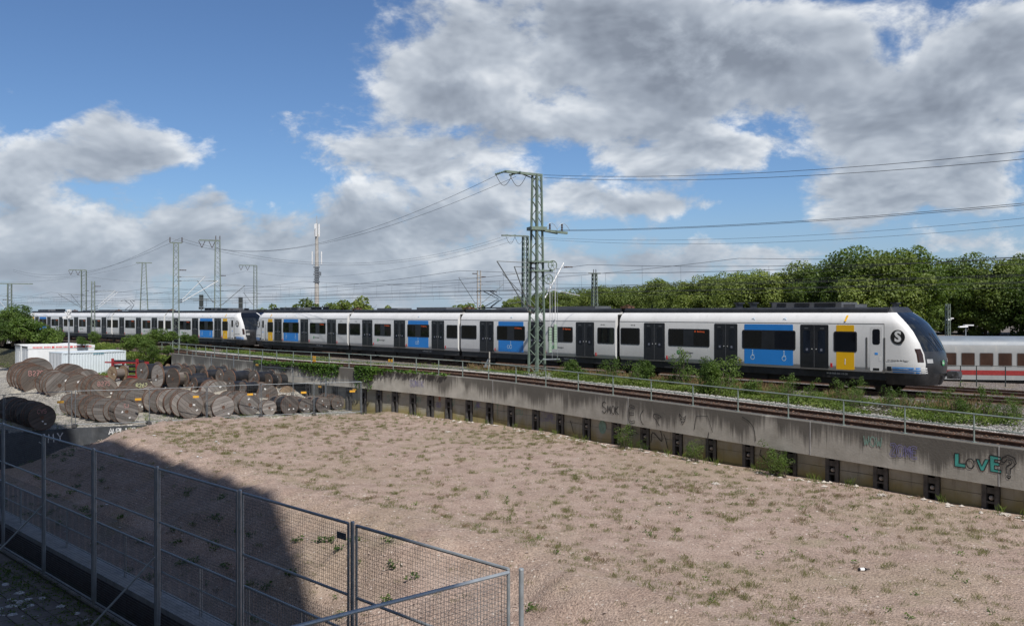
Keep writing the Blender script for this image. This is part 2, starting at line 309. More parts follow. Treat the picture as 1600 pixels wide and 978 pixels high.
# ------------------------------------------------------------------ mesh helpers
def V(*a): return Vector(a)
class MB:
    def __init__(s): s.v = []; s.f = []; s.mi = []
    def add(s, vs, fs, mi=0):
        o = len(s.v); s.v += [tuple(v) for v in vs]; s.f += [tuple(i+o for i in f) for f in fs]; s.mi += [mi]*len(fs); return s
    def box(s, x0, x1, y0, y1, z0, z1, mi=0):
        return s.add([(x0,y0,z0),(x1,y0,z0),(x1,y1,z0),(x0,y1,z0),(x0,y0,z1),(x1,y0,z1),(x1,y1,z1),(x0,y1,z1)], [(3,2,1,0),(4,5,6,7),(0,1,5,4),(1,2,6,5),(2,3,7,6),(3,0,4,7)], mi)
    def bar(s, a, b, w, h=None, mi=0, up=(0,0,1)):
        a = Vector(a); b = Vector(b); h = h or w; d = (b-a).normalized(); u = Vector(up)
        if abs(d.dot(u)) > .98: u = Vector((1,0,0))
        x = d.cross(u).normalized(); y = x.cross(d)
        q = [x*sx*w/2 + y*sy*h/2 for sx, sy in ((-1,-1),(1,-1),(1,1),(-1,1))]
        return s.add([a+k for k in q]+[b+k for k in q], [(3,2,1,0),(4,5,6,7),(0,1,5,4),(1,2,6,5),(2,3,7,6),(3,0,4,7)], mi)
    def tube(s, pts, r, n=6, mi=0, cap=True):
        pts = [Vector(p) for p in pts]; rs = r if isinstance(r, (list, tuple)) else [r]*len(pts); rings = []
        px = None
        for i, p in enumerate(pts):
            d = (pts[min(i+1, len(pts)-1)]-pts[max(i-1, 0)]).normalized()
            if px is None:
                u = Vector((0,0,1)) if abs(d.z) < .9 else Vector((1,0,0)); px = d.cross(u).normalized()
            else: px = (px-d*px.dot(d)).normalized()
            py = d.cross(px)
            rings.append([p+px*math.cos(2*PI*k/n)*rs[i]+py*math.sin(2*PI*k/n)*rs[i] for k in range(n)])
        vs = [q for g in rings for q in g]; fs = []
        for i in range(len(pts)-1):
            for k in range(n): fs.append((i*n+k, i*n+(k+1)%n, (i+1)*n+(k+1)%n, (i+1)*n+k))
        if cap: fs += [tuple(range(n))[::-1], tuple((len(pts)-1)*n+k for k in range(n))]
        return s.add(vs, fs, mi)
    def lathe(s, prof, n=24, axis='z', mi=0, c=(0,0,0)):   # prof: (radius, height)
        vs = []; fs = []; m = len(prof)
        for r, h in prof:
            for k in range(n):
                a = 2*PI*k/n; p = (r*math.cos(a), r*math.sin(a), h)
                if axis == 'x': p = (p[2], p[0], p[1])
                if axis == 'y': p = (p[1], p[2], p[0])
                vs.append((p[0]+c[0], p[1]+c[1], p[2]+c[2]))
        for i in range(m-1):
            for k in range(n): fs.append((i*n+k, i*n+(k+1)%n, (i+1)*n+(k+1)%n, (i+1)*n+k))
        if prof[0][0] > 1e-6: fs.append(tuple(range(n))[::-1])
        if prof[-1][0] > 1e-6: fs.append(tuple((m-1)*n+k for k in range(n)))
        return s.add(vs, fs, mi)
    def extr(s, poly, fn0, fn1, mi=0):                     # poly of 2D points through two placing functions
        n = len(poly); vs = [fn0(*p) for p in poly]+[fn1(*p) for p in poly]
        fs = [tuple(range(n))[::-1], tuple(range(n, 2*n))]+[(k, (k+1)%n, n+(k+1)%n, n+k) for k in range(n)]
        return s.add(vs, fs, mi)
    def mesh(s, name, mats, smooth=False, org=None):
        me = bpy.data.meshes.new(name); v = s.v
        if org is not None: v = [(a-org[0], b-org[1], c-org[2]) for a, b, c in v]
        me.from_pydata(v, [], s.f)
        mats = mats if isinstance(mats, (list, tuple)) else [mats]
        for m in mats: me.materials.append(M[m])
        if len(mats) > 1: me.polygons.foreach_set('material_index', s.mi)
        bm = bmesh.new(); bm.from_mesh(me); bmesh.ops.recalc_face_normals(bm, faces=bm.faces); bm.to_mesh(me); bm.free()
        if smooth: smooth_by_angle(me, smooth if isinstance(smooth, (int, float)) and smooth is not True else 40)
        return me
def smooth_by_angle(me, deg):
    me.polygons.foreach_set('use_smooth', [True]*len(me.polygons))
    try: me.set_sharp_from_angle(angle=R(deg))
    except Exception: pass
def put(name, me, parent=None, loc=None, rotz=None):
    o = bpy.data.objects.new(name, me); C.objects.link(o)
    if parent is not None: o.parent = parent
    if loc is not None: o.location = loc
    if rotz is not None: o.rotation_euler = (0, 0, rotz)
    return o
def tag(o, label=None, cat=None, group=None, kind=None):
    if label: o['label'] = label
    if cat: o['category'] = cat
    if group: o['group'] = group
    if kind: o['kind'] = kind
    return o
def thing(name, label, cat, loc=(0,0,0), rotz=0, group=None):
    o = bpy.data.objects.new(name, None); C.objects.link(o); o.empty_display_size = .3
    o.location = loc; o.rotation_euler = (0,0,rotz); return tag(o, label, cat, group)
def part(name, mb, mats, parent, smooth=False, org=None): return put(name, mb.mesh(name, mats, smooth, org), parent)
def copy_tree(o, parent=None):
    c = o.copy(); C.objects.link(c); c.parent = parent
    for ch in list(o.children): copy_tree(ch, c)
    return c
def npmesh(name, verts, faces, mats, mi=None):
    me = bpy.data.meshes.new(name); me.from_pydata(verts.tolist() if isinstance(verts, np.ndarray) else verts, [], faces.tolist() if isinstance(faces, np.ndarray) else faces)
    for m in (mats if isinstance(mats, (list, tuple)) else [mats]): me.materials.append(M[m])
    if mi is not None: me.polygons.foreach_set('material_index', mi)
    return me
TXC = {}
def text(name, body, size, mat, parent, loc, rot, align='CENTER', ext=.002, shear=0, bold=0):
    key = (body, size, mat, align, shear, bold)
    if key not in TXC:
        cu = bpy.data.curves.new(name, 'FONT'); cu.body = body; cu.size = size; cu.extrude = ext; cu.align_x = align; cu.align_y = 'CENTER'; cu.shear = shear; cu.resolution_u = 3; cu.offset = bold
        q = bpy.data.objects.new(name, cu); C.objects.link(q); bpy.context.view_layer.update()
        me = bpy.data.meshes.new_from_object(q.evaluated_get(bpy.context.evaluated_depsgraph_get())); bpy.data.objects.remove(q); bpy.data.curves.remove(cu); me.materials.clear(); me.materials.append(M[mat]); me.name = name; TXC[key] = me
    o = put(name, TXC[key], parent); o.location = loc; o.rotation_euler = rot; return o
def leafcloud(pts, nrm, size, jit=.6, aspect=.75, sizevar=.4):   # pts (n,3), nrm (n,3): one bent four-cornered leaf at each point
    n = len(pts); d = nrm + nr.normal(0, jit, (n, 3)); d /= np.linalg.norm(d, axis=1)[:, None]+1e-9
    a = nr.normal(0, 1, (n, 3)); u = np.cross(d, a); u /= np.linalg.norm(u, axis=1)[:, None]+1e-9; w = np.cross(d, u)
    s = size*(1+sizevar*nr.uniform(-1, 1, (n, 1)))
    vs = np.stack([pts-u*s*.5, pts-w*s*.5*aspect+d*s*.12, pts+u*s*.5, pts+w*s*.5*aspect+d*s*.12], 1).reshape(-1, 3)
    return vs, np.arange(4*n).reshape(-1, 4)
def sph(n): a = nr.normal(0, 1, (n, 3)); return a/np.linalg.norm(a, axis=1)[:, None]
def crown_points(rx, rz, lobes, per, lobe_r, zc, low=-.75, squash=1.0):
    P = []; N = []
    for i in range(lobes):
        while True:
            q = nr.uniform(-1, 1, 3)
            if np.dot(q, q) < 1 and q[2] > low: break
        q = q/max(np.linalg.norm(q), .35)*nr.uniform(.55, .92) if nr.random() < .75 else q*.6
        c = np.array([q[0]*rx, q[1]*rx, zc+q[2]*rz]); r = lobe_r*nr.uniform(.6, 1.25)
        d = sph(per); d[:, 2] = d[:, 2]*.9+.08
        P.append(c+d*r*nr.uniform(.72, 1.08, (per, 1))*np.array([1, 1, .8*squash])); N.append(d*.8+np.array([0, 0, .35]))
    return np.concatenate(P), np.concatenate(N)
def vnoise(x, y, seed=0):                     # smooth value noise
    xi = np.floor(x).astype(int); yi = np.floor(y).astype(int); xf = x-xi; yf = y-yi
    def h(a, b): q = np.sin(a*127.1+b*311.7+seed*74.7)*43758.5453; return q-np.floor(q)
    u = xf*xf*(3-2*xf); v = yf*yf*(3-2*yf)
    return (h(xi, yi)*(1-u)+h(xi+1, yi)*u)*(1-v)+(h(xi, yi+1)*(1-u)+h(xi+1, yi+1)*u)*v
def fbm(x, y, seed=0, o=4): return sum(vnoise(x*2**k, y*2**k, seed+k)*.5**k for k in range(o))/1.9
def sm(v, a, b): q = np.clip((v-a)/(b-a), 0, 1); return q*q*(3-2*q)
ORD = ['', 'first', 'second', 'third', 'fourth', 'fifth', 'sixth', 'seventh', 'eighth', 'ninth', 'tenth', 'eleventh', 'twelfth', 'thirteenth', 'fourteenth', 'fifteenth', 'sixteenth', 'seventeenth', 'eighteenth', 'nineteenth', 'twentieth']
def ordi(n): return ORD[n] if n <= 20 else ('twenty-'+ORD[n-20] if n < 30 else ('thirtieth' if n == 30 else ('thirty-'+ORD[n-30] if n < 40 else 'fortieth')))

# ------------------------------------------------------------------ plan lines of the place
WP = [(24.5,12.6,-.46),(20.2,18.6,-.36),(14.85,25.7,-.24),(7.69,35.3,-.06),(1.68,43.4,.08),(-2.3,47.9,.2),(-8.75,53.7,.3),(-17.9,61.9,.3),(-29.3,75.4,.3),(-42,91,.3)]
def catmull(P, n=14):
    P = [Vector(p) for p in P]; Q = [P[0]*2-P[1]]+P+[P[-1]*2-P[-2]]; out = []
    for i in range(1, len(Q)-2):
        for k in range(n):
            t = k/n; a, b, c, d = Q[i-1:i+3]
            out.append(.5*((2*b)+(c-a)*t+(2*a-5*b+4*c-d)*t*t+(3*b-a-3*c+d)*t**3))
    return out+[P[-1]]
class Line:
    def __init__(s, pts):
        s.p = np.array([tuple(q) for q in pts]); d = np.linalg.norm(np.diff(s.p[:, :2], axis=0), axis=1); s.s = np.concatenate([[0], np.cumsum(d)]); s.L = s.s[-1]
    def at(s, q, v=0., dz=0.):                  # v: offset away from the camera side
        x, y, z = (np.interp(q, s.s, s.p[:, k]) for k in range(3)); a = .8
        dx = np.interp(q+a, s.s, s.p[:, 0])-np.interp(q-a, s.s, s.p[:, 0]); dy = np.interp(q+a, s.s, s.p[:, 1])-np.interp(q-a, s.s, s.p[:, 1])
        l = math.hypot(dx, dy); return Vector((x+dy/l*v, y-dx/l*v, z+dz))
    def head(s, q):
        b = s.at(q+.5)-s.at(q-.5); return math.atan2(b.y, b.x)
    def from_px(s, px):
        X = 800+F*s.p[:, 0]/s.p[:, 1]; i = np.argsort(X); return float(np.interp(px, X[i], s.s[i]))
WALL = Line(catmull(WP))
TD = Vector((-.669, .743, 0)).normalized(); TN = Vector((-TD.y, TD.x, 0))*-1   # along the main track; away from the camera
C0 = V(20.15, 39.7, 0)
TD2 = Vector((-math.sin(R(46)), math.cos(R(46)), 0)); J = C0+TD*68.75
def main_pts(off=0.):
    out = []
    for s in [-120, -60, -30]+list(range(-20, 60, 10)): out.append(C0+TD*s+TN*off)
    for k in range(11):
        t = k/10; a = R(42+4*t); dirn = TD.lerp(TD2, t).normalized(); p = C0+TD*62 if k == 0 else p+dirn*1.35
        out.append(p+TN*off)
    for s in range(8, 320, 12): out.append(p+TD2*s+V(TD2.y, -TD2.x, 0)*off)
    return out
MAIN = Line(main_pts())
S0 = 120.0                                     # line parameter of the nose
# ------------------------------------------------------------------ ground
def sheet(name, mats, xs, ys, fn, kind='structure', mi=None, smooth=True, org=(0,0,0)):
    A, B = np.meshgrid(xs, ys, indexing='ij'); X, Y, Z = fn(A, B); v = np.stack([X, Y, Z], -1).reshape(-1, 3)-np.array(org); n, m = A.shape
    i = np.arange(n*m).reshape(n, m); f = np.stack([i[:-1, :-1], i[1:, :-1], i[1:, 1:], i[:-1, 1:]], -1).reshape(-1, 4)
    me = npmesh(name, v, f, mats, mi)
    if smooth: me.polygons.foreach_set('use_smooth', [True]*len(me.polygons))
    bm = bmesh.new(); bm.from_mesh(me); bmesh.ops.recalc_face_normals(bm, faces=bm.faces)
    bm.faces.ensure_lookup_table()
    if sum(f_.normal.z for f_ in bm.faces) < 0: bmesh.ops.reverse_faces(bm, faces=bm.faces)
    bm.to_mesh(me); bm.free()
    o = put(name, me, loc=org); o['kind'] = kind; return o
g = sheet('ground', 'soil_green', np.array([-4000, -500, 0, 500, 4000.]), np.array([-600, 0, 100, 600, 5000.]), lambda a, b: (a, b, a*0-5.2))
# yard edge (front of the site fence) and field crest, in plan
YE = [V(-36, 33.5, 0), V(-30.4, 39.6, 0), V(-27.9, 42.1, 0), V(-25.5, 44.4, 0), V(-23.1, 46.5, 0), V(-19.6, 47.7, 0), V(-17.0, 49.3, 0), V(-14.4, 50.7, 0), V(-11.6, 51.8, 0), V(-8.9, 52.6, 0)]
CR = [V(-15.8, 56, 0), V(-16.9, 50, 0), V(-17.8, 47.0, 0), V(-19.4, 43.4, 0), V(-13.4, 35.4, 0), V(-7.9, 28.7, 0), V(-3.0, 24.2, 0), V(-.2, 21.0, 0), V(1.4, 18.9, 0), V(2.6, 16.6, 0), V(7, 11, 0), V(12, 5, 0), V(30, -14, 0)]
def sdist(X, Y, P):                             # signed distance to an open polyline, positive on its far side (left of travel right to left)
    best = np.full(X.shape, 1e9); sg = np.zeros(X.shape)
    for a, b in zip(P[:-1], P[1:]):
        dx, dy = b.x-a.x, b.y-a.y; L2 = dx*dx+dy*dy; t = np.clip(((X-a.x)*dx+(Y-a.y)*dy)/L2, 0, 1)
        d = np.hypot(X-a.x-t*dx, Y-a.y-t*dy); cr = (dx*(Y-a.y)-dy*(X-a.x)); m = d < best
        best = np.where(m, d, best); sg = np.where(m, np.sign(cr), sg)
    return best*sg
FZ = -2.2; PITZ = -3.95
def field_z(X, Y):
    d = sdist(X, Y, CR); ye = sdist(X, Y, YE)
    d = d+(fbm(X*.35, Y*.35, 5)-.5)*2.2
    z = PITZ+(FZ-PITZ)*sm(d, -5.2, .25)
    rel = (fbm(X*.5, Y*.5, 1)-.5)*.26+(fbm(X*2.2, Y*2.2, 9, 3)-.5)*.10
    z = z+rel*(.55+.45*sm(-np.abs(d), -6, 0)) + .22*np.exp(-((d-.5)/1.2)**2)+(fbm(X*1.6, Y*1.6, 21)-.5)*.34*np.exp(-((d+.8)/1.8)**2)
    z = z-.75*sm(ye, -.45, .25)                 # dips below the gravel yard
    return z
def rot45(a, b): c, s_ = math.cos(R(43)), math.sin(R(43)); return a*c-b*s_, a*s_+b*c     # a: away from camera right, b: along the track to the left
def fieldfn(a, b):
    # a runs across (towards the wall), b along the tracks
    X = a*math.cos(R(47))-b*math.sin(R(43)); Y = a*math.sin(R(47))+b*math.cos(R(43)); return X, Y, field_z(X, Y)
xs = np.concatenate([np.arange(8.3, 24, .16), np.arange(24, 34.5, .2)]); ys = np.concatenate([np.arange(-45, -8, .5), np.arange(-8, 40, .17), np.arange(40, 75, .8)])
field = sheet('dirt_field', 'field_dirt', xs, ys, fieldfn)
# the gravel yard, banked up along the wall at the back
SW0, SW1 = WALL.from_px(500), WALL.from_px(440)
WS = np.linspace(0, WALL.L, 260); WPT = np.array([tuple(WALL.at(s)) for s in WS])
def yard_z(X, Y):
    X = np.asarray(X, float); Y = np.asarray(Y, float); sh_ = X.shape; D2 = (X.reshape(-1, 1)-WPT[None, :, 0])**2+(Y.reshape(-1, 1)-WPT[None, :, 1])**2; i = D2.argmin(1); d = np.sqrt(D2.min(1)).reshape(sh_); s = WS[i].reshape(sh_)
    wd = 8.5+.3*np.clip(s-SW1, 0, 20); return -2.3+1.1*sm(s, SW0, SW1)*(1-sm(s, WALL.L-24, WALL.L-12))*sm(-d, -wd, -wd+4.9)
def yardfn(a, b):                                # a 0..1 along the edge polyline, b metres back from it
    P = YE; L = [0]
    for p, q in zip(P[:-1], P[1:]): L.append(L[-1]+(q-p).length)
    X = np.interp(a*L[-1], L, [p.x for p in P]); Y = np.interp(a*L[-1], L, [p.y for p in P])
    X2, Y2 = X-b*.55, Y+b*.835; return X2, Y2, yard_z(X2, Y2)+(fbm(X*1.1+b, Y*1.1+b, 3)-.5)*.07-.25*sm(-b, -.12, .0)
yard = sheet('gravel_yard', 'yard_gravel', np.linspace(0, 1, 110), np.concatenate([np.arange(0, 22, .25), np.arange(22, 90, 3)]), yardfn)
# railway embankment behind the retaining wall
def embfn(a, b):
    X = np.zeros(a.shape); Y = X.copy(); Z = X.copy()
    for i in range(a.shape[0]):
        s = a[i, 0]; p0 = WALL.at(s); p1 = WALL.at(s, 1.)
        X[i] = p0.x+(p1.x-p0.x)*b[i]; Y[i] = p0.y+(p1.y-p0.y)*b[i]
        zz = np.interp(b[i], [0, .35, 3.2, 5.2, 7.0, 9.0, 10.4, 14.6, 17], [p0.z-.12, p0.z-.10, p0.z-.08, p0.z-.20, -.20+p0.z*.4, -.22, -.18, -.18, -.28])
        Z[i] = zz
    Z += (fbm(X*1.4, Y*1.4, 4)-.5)*.10*sm(b, 3.5, 4.5)*sm(-b, -10, -9)
    # beyond the wall's left end the bank falls to the yard
    left = sm(-X, 28.5, 33.); Z = Z*(1-left)+left*np.where(b < 5.5, -2.45+np.clip(b, 0, 5.5)/5.5*2.2, Z)
    return X, Y, Z
bs = np.array([0.02, .35, .9, 1.5, 2.2, 3.2, 3.6, 4.0, 4.4, 4.8, 5.3, 5.8, 6.3, 6.8, 7.3, 7.8, 8.3, 8.8, 9.3, 9.9, 10.4, 11, 12, 13, 14.6, 16, 18])
as_ = np.arange(0, WALL.L, .55); nb = len(bs)-1
mi = []
for i in range(len(as_)-1):
    for j in range(nb):
        b = (bs[j]+bs[j+1])/2; mi.append(0 if b < 2.9 else 1 if b < 5.3 else 2 if b < 9.6 else 3)
        s = as_[i]; p = WALL.at(s)
        if 2 == mi[-1] and (-14 < p.x < -2.5 or p.x > 13): mi[-1] = 1 if (b < 7.6 or -14 < p.x < -2.5) else 2
        if p.x < -27 and b < 9.6: mi[-1] = 2
sheet('embankment', ['ballast_brown', 'ballast', 'soil_green', 'ballast_far'], as_, bs, embfn, mi=mi)
# ground under the other tracks, out to the tree row and the horizon
def farfn(a, b):
    P = V(0, 0, 0); X = C0.x+TD.x*a+TN.x*b; Y = C0.y+TD.y*a+TN.y*b
    z = np.interp(b, [1, 4, 6, 9, 13, 5000], [-.3, -.3, -.45, -1.3, -2.2, -2.2]); lf = sm(a, 10, 50); z = z*(1-lf)-.35*lf; return X, Y, z
sheet('railway_ground', 'ballast_far', np.array([-700, -200, -60, -20, 0, 10, 20, 30, 40, 50, 100, 250, 600, 2500.]), np.array([2.0, 4, 6, 9, 13, 30, 80, 200, 700, 3500.]), farfn)
sheet('verge', 'soil_green', np.array([40., 60, 90, 140, 300, 600]), np.array([-70., -40, -25, -17, -13]), lambda a, b: (C0.x+TD.x*a+TN.x*b-(a-60)*.06, C0.y+TD.y*a+TN.y*b, np.interp(b, [-70, -25, -17, -13], [-2.6, -2.6, -2.4, -.7])+np.where((a < 70), -1.5, 0)))
# rails
def rail_mesh(line, off, s0, s1, zr, step=2.5):
    foot = MB(); n = int((s1-s0)/step); prof = [(-.07, -.17), (.07, -.17), (.07, -.155), (.012, -.14), (.012, -.04), (.036, -.03), (.036, 0), (-.036, 0), (-.036, -.03), (-.012, -.04), (-.012, -.14), (-.07, -.155)]
    k = len(prof)
    for i in range(n+1):
        s = s0+(s1-s0)*i/n
        for (w, h) in prof: foot.v.append(tuple(line.at(s, off+w, zr+h)))
    for i in range(n):
        for j in range(k): foot.f.append((i*k+j, i*k+(j+1)%k, (i+1)*k+(j+1)%k, (i+1)*k+j)); foot.mi.append(1 if j == 6 else 0)
    return foot
def track(label, line, centre, s0, s1, zr, mats=('rail_rust', 'rail_head'), sleepers=True, group=None):
    b = line.at((s0+s1)/2, centre, zr-.2); t = thing('railway_track', label, 'track', b); t['kind'] = 'structure'
    for q in (-.753, .753): part('rail', rail_mesh(line, centre+q, s0, s1, zr), list(mats), t, org=b)
    if sleepers:
        m = MB(); s = s0
        while s < s1:
            a = line.at(s, centre-1.25, zr-.235); c = line.at(s, centre+1.25, zr-.235); m.bar(a, c, .26, .16); s += .62
        o = part('sleepers', m, 'sleeper', t, org=b); o['kind'] = 'stuff'
    return t
track('single rusty siding track running right behind the concrete wall', WALL, 1.72, 1, WALL.L-2, .05, mats=('rail_rust', 'rail_rust'))
track('main track under the white commuter train', MAIN, 0, 60, 330, 0.0)
track('second track just behind the white commuter train', MAIN, 4.4, 60, 330, -.02, sleepers=False)
FAR = Line([(C0+TD*s+TN*13+V(0, 0, -2.0)) for s in range(-120, 60, 20)])
track('lower track beneath the white express coach', FAR, 7.5, 5, 150, 0.0, sleepers=False)
# ------------------------------------------------------------------ strokes: hand lettering as flat ribbons
GL = {  # simple hand strokes on a 1 x 1.4 cell
 'A': [[(0,0),(.5,1.4),(1,0)],[(.2,.5),(.8,.5)]], 'B': [[(0,0),(0,1.4),(.6,1.35),(.8,1.1),(.55,.75),(0,.7),(.7,.68),(.95,.35),(.6,.02),(0,0)]], 'C': [[(.95,1.2),(.55,1.4),(.1,1.1),(0,.6),(.2,.1),(.6,0),(.95,.2)]],
 'E': [[(.9,1.4),(0,1.4),(0,0),(.9,0)],[(0,.72),(.75,.72)]], 'R': [[(0,0),(0,1.4),(.7,1.35),(.85,1.05),(.6,.75),(0,.7)],[(.35,.7),(.95,0)]], 'S': [[(.95,1.2),(.55,1.4),(.1,1.2),(.15,.85),(.8,.6),(.95,.3),(.5,0),(0,.2)]],
 'L': [[(0,1.4),(0,0),(.85,0)]], 'O': [[(.5,0),(.1,.25),(0,.7),(.15,1.2),(.5,1.4),(.88,1.15),(1,.7),(.85,.2),(.5,0)]], 'V': [[(0,1.4),(.5,0),(1,1.4)]], 'W': [[(0,1.4),(.25,0),(.5,.9),(.75,0),(1,1.4)]],
 'M': [[(0,0),(.1,1.4),(.5,.4),(.9,1.4),(1,0)]], 'K': [[(0,0),(0,1.4)],[(.9,1.4),(.05,.65),(.95,0)]], 'J': [[(.7,1.4),(.7,.3),(.4,0),(0,.25)]], 'X': [[(0,0),(1,1.4)],[(0,1.4),(1,0)]], 'Y': [[(0,1.4),(.5,.7),(1,1.4)],[(.5,.7),(.5,0)]],
 'I': [[(.4,0),(.4,1.4)]], 'N': [[(0,0),(0,1.4),(.9,0),(.9,1.4)]], 'D': [[(0,0),(0,1.4),(.6,1.25),(.95,.7),(.6,.1),(0,0)]], 'Z': [[(0,1.4),(.9,1.4),(0,0),(.95,0)]], 'T': [[(0,1.4),(1,1.4)],[(.5,1.4),(.5,0)]], 'U': [[(0,1.4),(.05,.3),(.5,0),(.95,.3),(1,1.4)]],
 '2': [[(.05,1.1),(.4,1.4),(.85,1.2),(.8,.8),(0,0),(.95,0)]], '7': [[(0,1.4),(.95,1.4),(.3,0)],[(.25,.7),(.85,.7)]], '5': [[(.9,1.4),(.15,1.4),(.1,.8),(.65,.85),(.92,.45),(.55,0),(0,.15)]], '6': [[(.8,1.35),(.3,1.05),(0,.4),(.35,0),(.85,.2),(.8,.6),(.35,.75),(.05,.45)]],
 '0': [[(.5,0),(.05,.3),(.05,1.1),(.5,1.4),(.92,1.1),(.92,.3),(.5,0)]], '8': [[(.5,.75),(.1,1.05),(.5,1.4),(.88,1.05),(.5,.75),(.02,.35),(.5,0),(.95,.35),(.5,.75)]], '4': [[(.7,0),(.7,1.4),(0,.45),(.95,.45)]], '9': [[(.85,.95),(.45,.65),(.1,.95),(.45,1.4),(.85,1.1),(.8,.4),(.5,0)]], '1': [[(.2,1.1),(.5,1.4),(.5,0)]], '?': [[(0,1.1),(.3,1.4),(.8,1.25),(.75,.85),(.4,.6),(.4,.3)],[(.36,.02),(.46,.06)]]}
def strokes(word, h, gap=.28, slant=0.):
    k = h/1.4; x = 0; out = []
    for ch in word:
        if ch == ' ': x += .6*k; continue
        for st in GL[ch]: out.append([((p[0]*.8*k+x)+slant*p[1]*k, p[1]*k+.03*h*rnd.uniform(-1, 1)) for p in st])
        x += (.8+gap)*k
    return out, x
def round_pts(st, n=3):                           # soften a polyline
    q = [Vector((a, b, 0)) for a, b in st]
    if len(q) < 3: return st
    return [(p.x, p.y) for p in catmull([tuple(v) for v in q], n)]
def ribbon(mb, pts, w, fn, th=.004, mi=0):
    n = len(pts)
    if n < 2: return
    L = []; 
    for i in range(n):
        a = pts[max(i-1, 0)]; b = pts[min(i+1, n-1)]; dx, dy = b[0]-a[0], b[1]-a[1]; l = math.hypot(dx, dy) or 1; nx, ny = -dy/l*w/2, dx/l*w/2
        L += [(pts[i][0]+nx, pts[i][1]+ny), (pts[i][0]-nx, pts[i][1]-ny)]
    vs = [fn(a, b, th) for a, b in L]; mb.add(vs, [(2*i, 2*i+1, 2*i+3, 2*i+2) for i in range(n-1)], mi)
def fillpoly(mb, pts, fn, th=.003, mi=0): mb.add([fn(a, b, th) for a, b in pts], [tuple(range(len(pts)))], mi)

# ------------------------------------------------------------------ retaining wall
BH = 1.2; OVER = .24                              # beam height, how far the beam stands proud of the lower wall
wb = WALL.at(40, 0, -2.6-WALL.at(40).z)
wall = thing('retaining_wall', 'long stained concrete retaining wall with soldier piles along the dirt field', 'wall', wb)
def wf(s): return WALL.at(s)
jpx = [1900, 1561, 1266, 981.5, 770, 658, 577, 515, 455, 399, 327, 268]; js = [max(.3, WALL.from_px(p)) for p in jpx]
js = sorted(set(js)); beams = []
for a, b in zip(js[:-1], js[1:]):
    m = MB(); n = max(2, int((b-a)/1.2)); P = WALL.at((a+b)/2); ang = WALL.head((a+b)/2)
    rows = []
    for i in range(n+1):
        s = a+.008+(b-a-.016)*i/n; z = WALL.at(s).z
        f0 = WALL.at(s); f1 = WALL.at(s, .36)
        rows.append([(f0.x, f0.y, z-BH), (f0.x, f0.y, z-.03), (WALL.at(s, .03).x, WALL.at(s, .03).y, z), (f1.x, f1.y, z), (f1.x, f1.y, z-BH)])
    vs = [q for r_ in rows for q in r_]; fs = [(i*5+j, i*5+(j+1)%5, (i+1)*5+(j+1)%5, (i+1)*5+j) for i in range(n) for j in range(5)]+[(4,3,2,1,0), tuple(n*5+j for j in range(5))]
    # local frame: x along the wall towards the right of the picture, z up from the beam's underside
    mid = V(P.x, P.y, P.z-BH); c, s_ = math.cos(-ang-PI), math.sin(-ang-PI)
    loc = [((x-mid.x)*c-(y-mid.y)*s_, (x-mid.x)*s_+(y-mid.y)*c, z-mid.z) for x, y, z in vs]
    m.add(loc, fs); o = part('beam_panel', m, 'concrete_beam', wall); o.location = mid-wb; o.rotation_euler = (0, 0, ang+PI); beams.append(o)
jm = MB().box(-.016, .016, -.008, .02, 0, BH-.01).mesh('joint_strip', 'kerb_concrete')
for s in js[1:-1]: q = WALL.at(s); put('joint_strip', jm, wall, (q.x-wb.x, q.y-wb.y, q.z-BH-wb.z), WALL.head(s)+PI)
# piles and lagging boards
ppx = [1760, 1642, 1542, 1449.7, 1369.7, 1294, 1228.7, 1162.6, 1104.5, 1052, 1001, 955.8, 910, 869, 831, 792.8, 759.4, 727.6, 696, 667.4, 640, 612, 587, 563, 540, 518, 497, 477]
pss = sorted(WALL.from_px(p) for p in ppx)
def pile_mesh():
    m = MB()
    for sx in (-1, 1):
        m.box(sx*.19-.07, sx*.19+.07, -.02, .03, 0, 2.2); m.box(sx*.13-.012, sx*.13+.012, .03, .2, 0, 2.2); 
    m.box(-.12, .12, 0, .03, 1.72, 1.9); m.box(-.12, .12, 0, .03, 1.42, 1.48); m.box(-.12, .12, 0, .03, .2, .35)
    return m.mesh('pile', 'pile_steel')
def gap_shade_mesh(): return MB().box(-.118, .118, .17, .19, 0, 2.2).mesh('gap_shade_plate', 'pile_gap_shade')  # near-black plate behind the channels, shade of the open gap put into its colour
def anchor_mesh(): return MB().lathe([(.0, 0), (.075, .0), (.075, .05), (.04, .12), (0, .13)], 10, 'y').mesh('anchor_head', 'stone_pale')
pm_, vm_, am_ = pile_mesh(), gap_shade_mesh(), anchor_mesh()
for i, s in enumerate(pss):
    p = WALL.at(s, OVER); a = WALL.head(s)+PI
    o = put('pile', pm_, wall, (p.x-wb.x, p.y-wb.y, WALL.at(s).z-BH-2.02-wb.z), a); put('gap_shade_plate', vm_, o)
    if i % 1 == 0 and p.x > -1:
        q = put('anchor_head', am_, o, (0, .10, 1.58)); q.rotation_euler = (0, 0, PI)
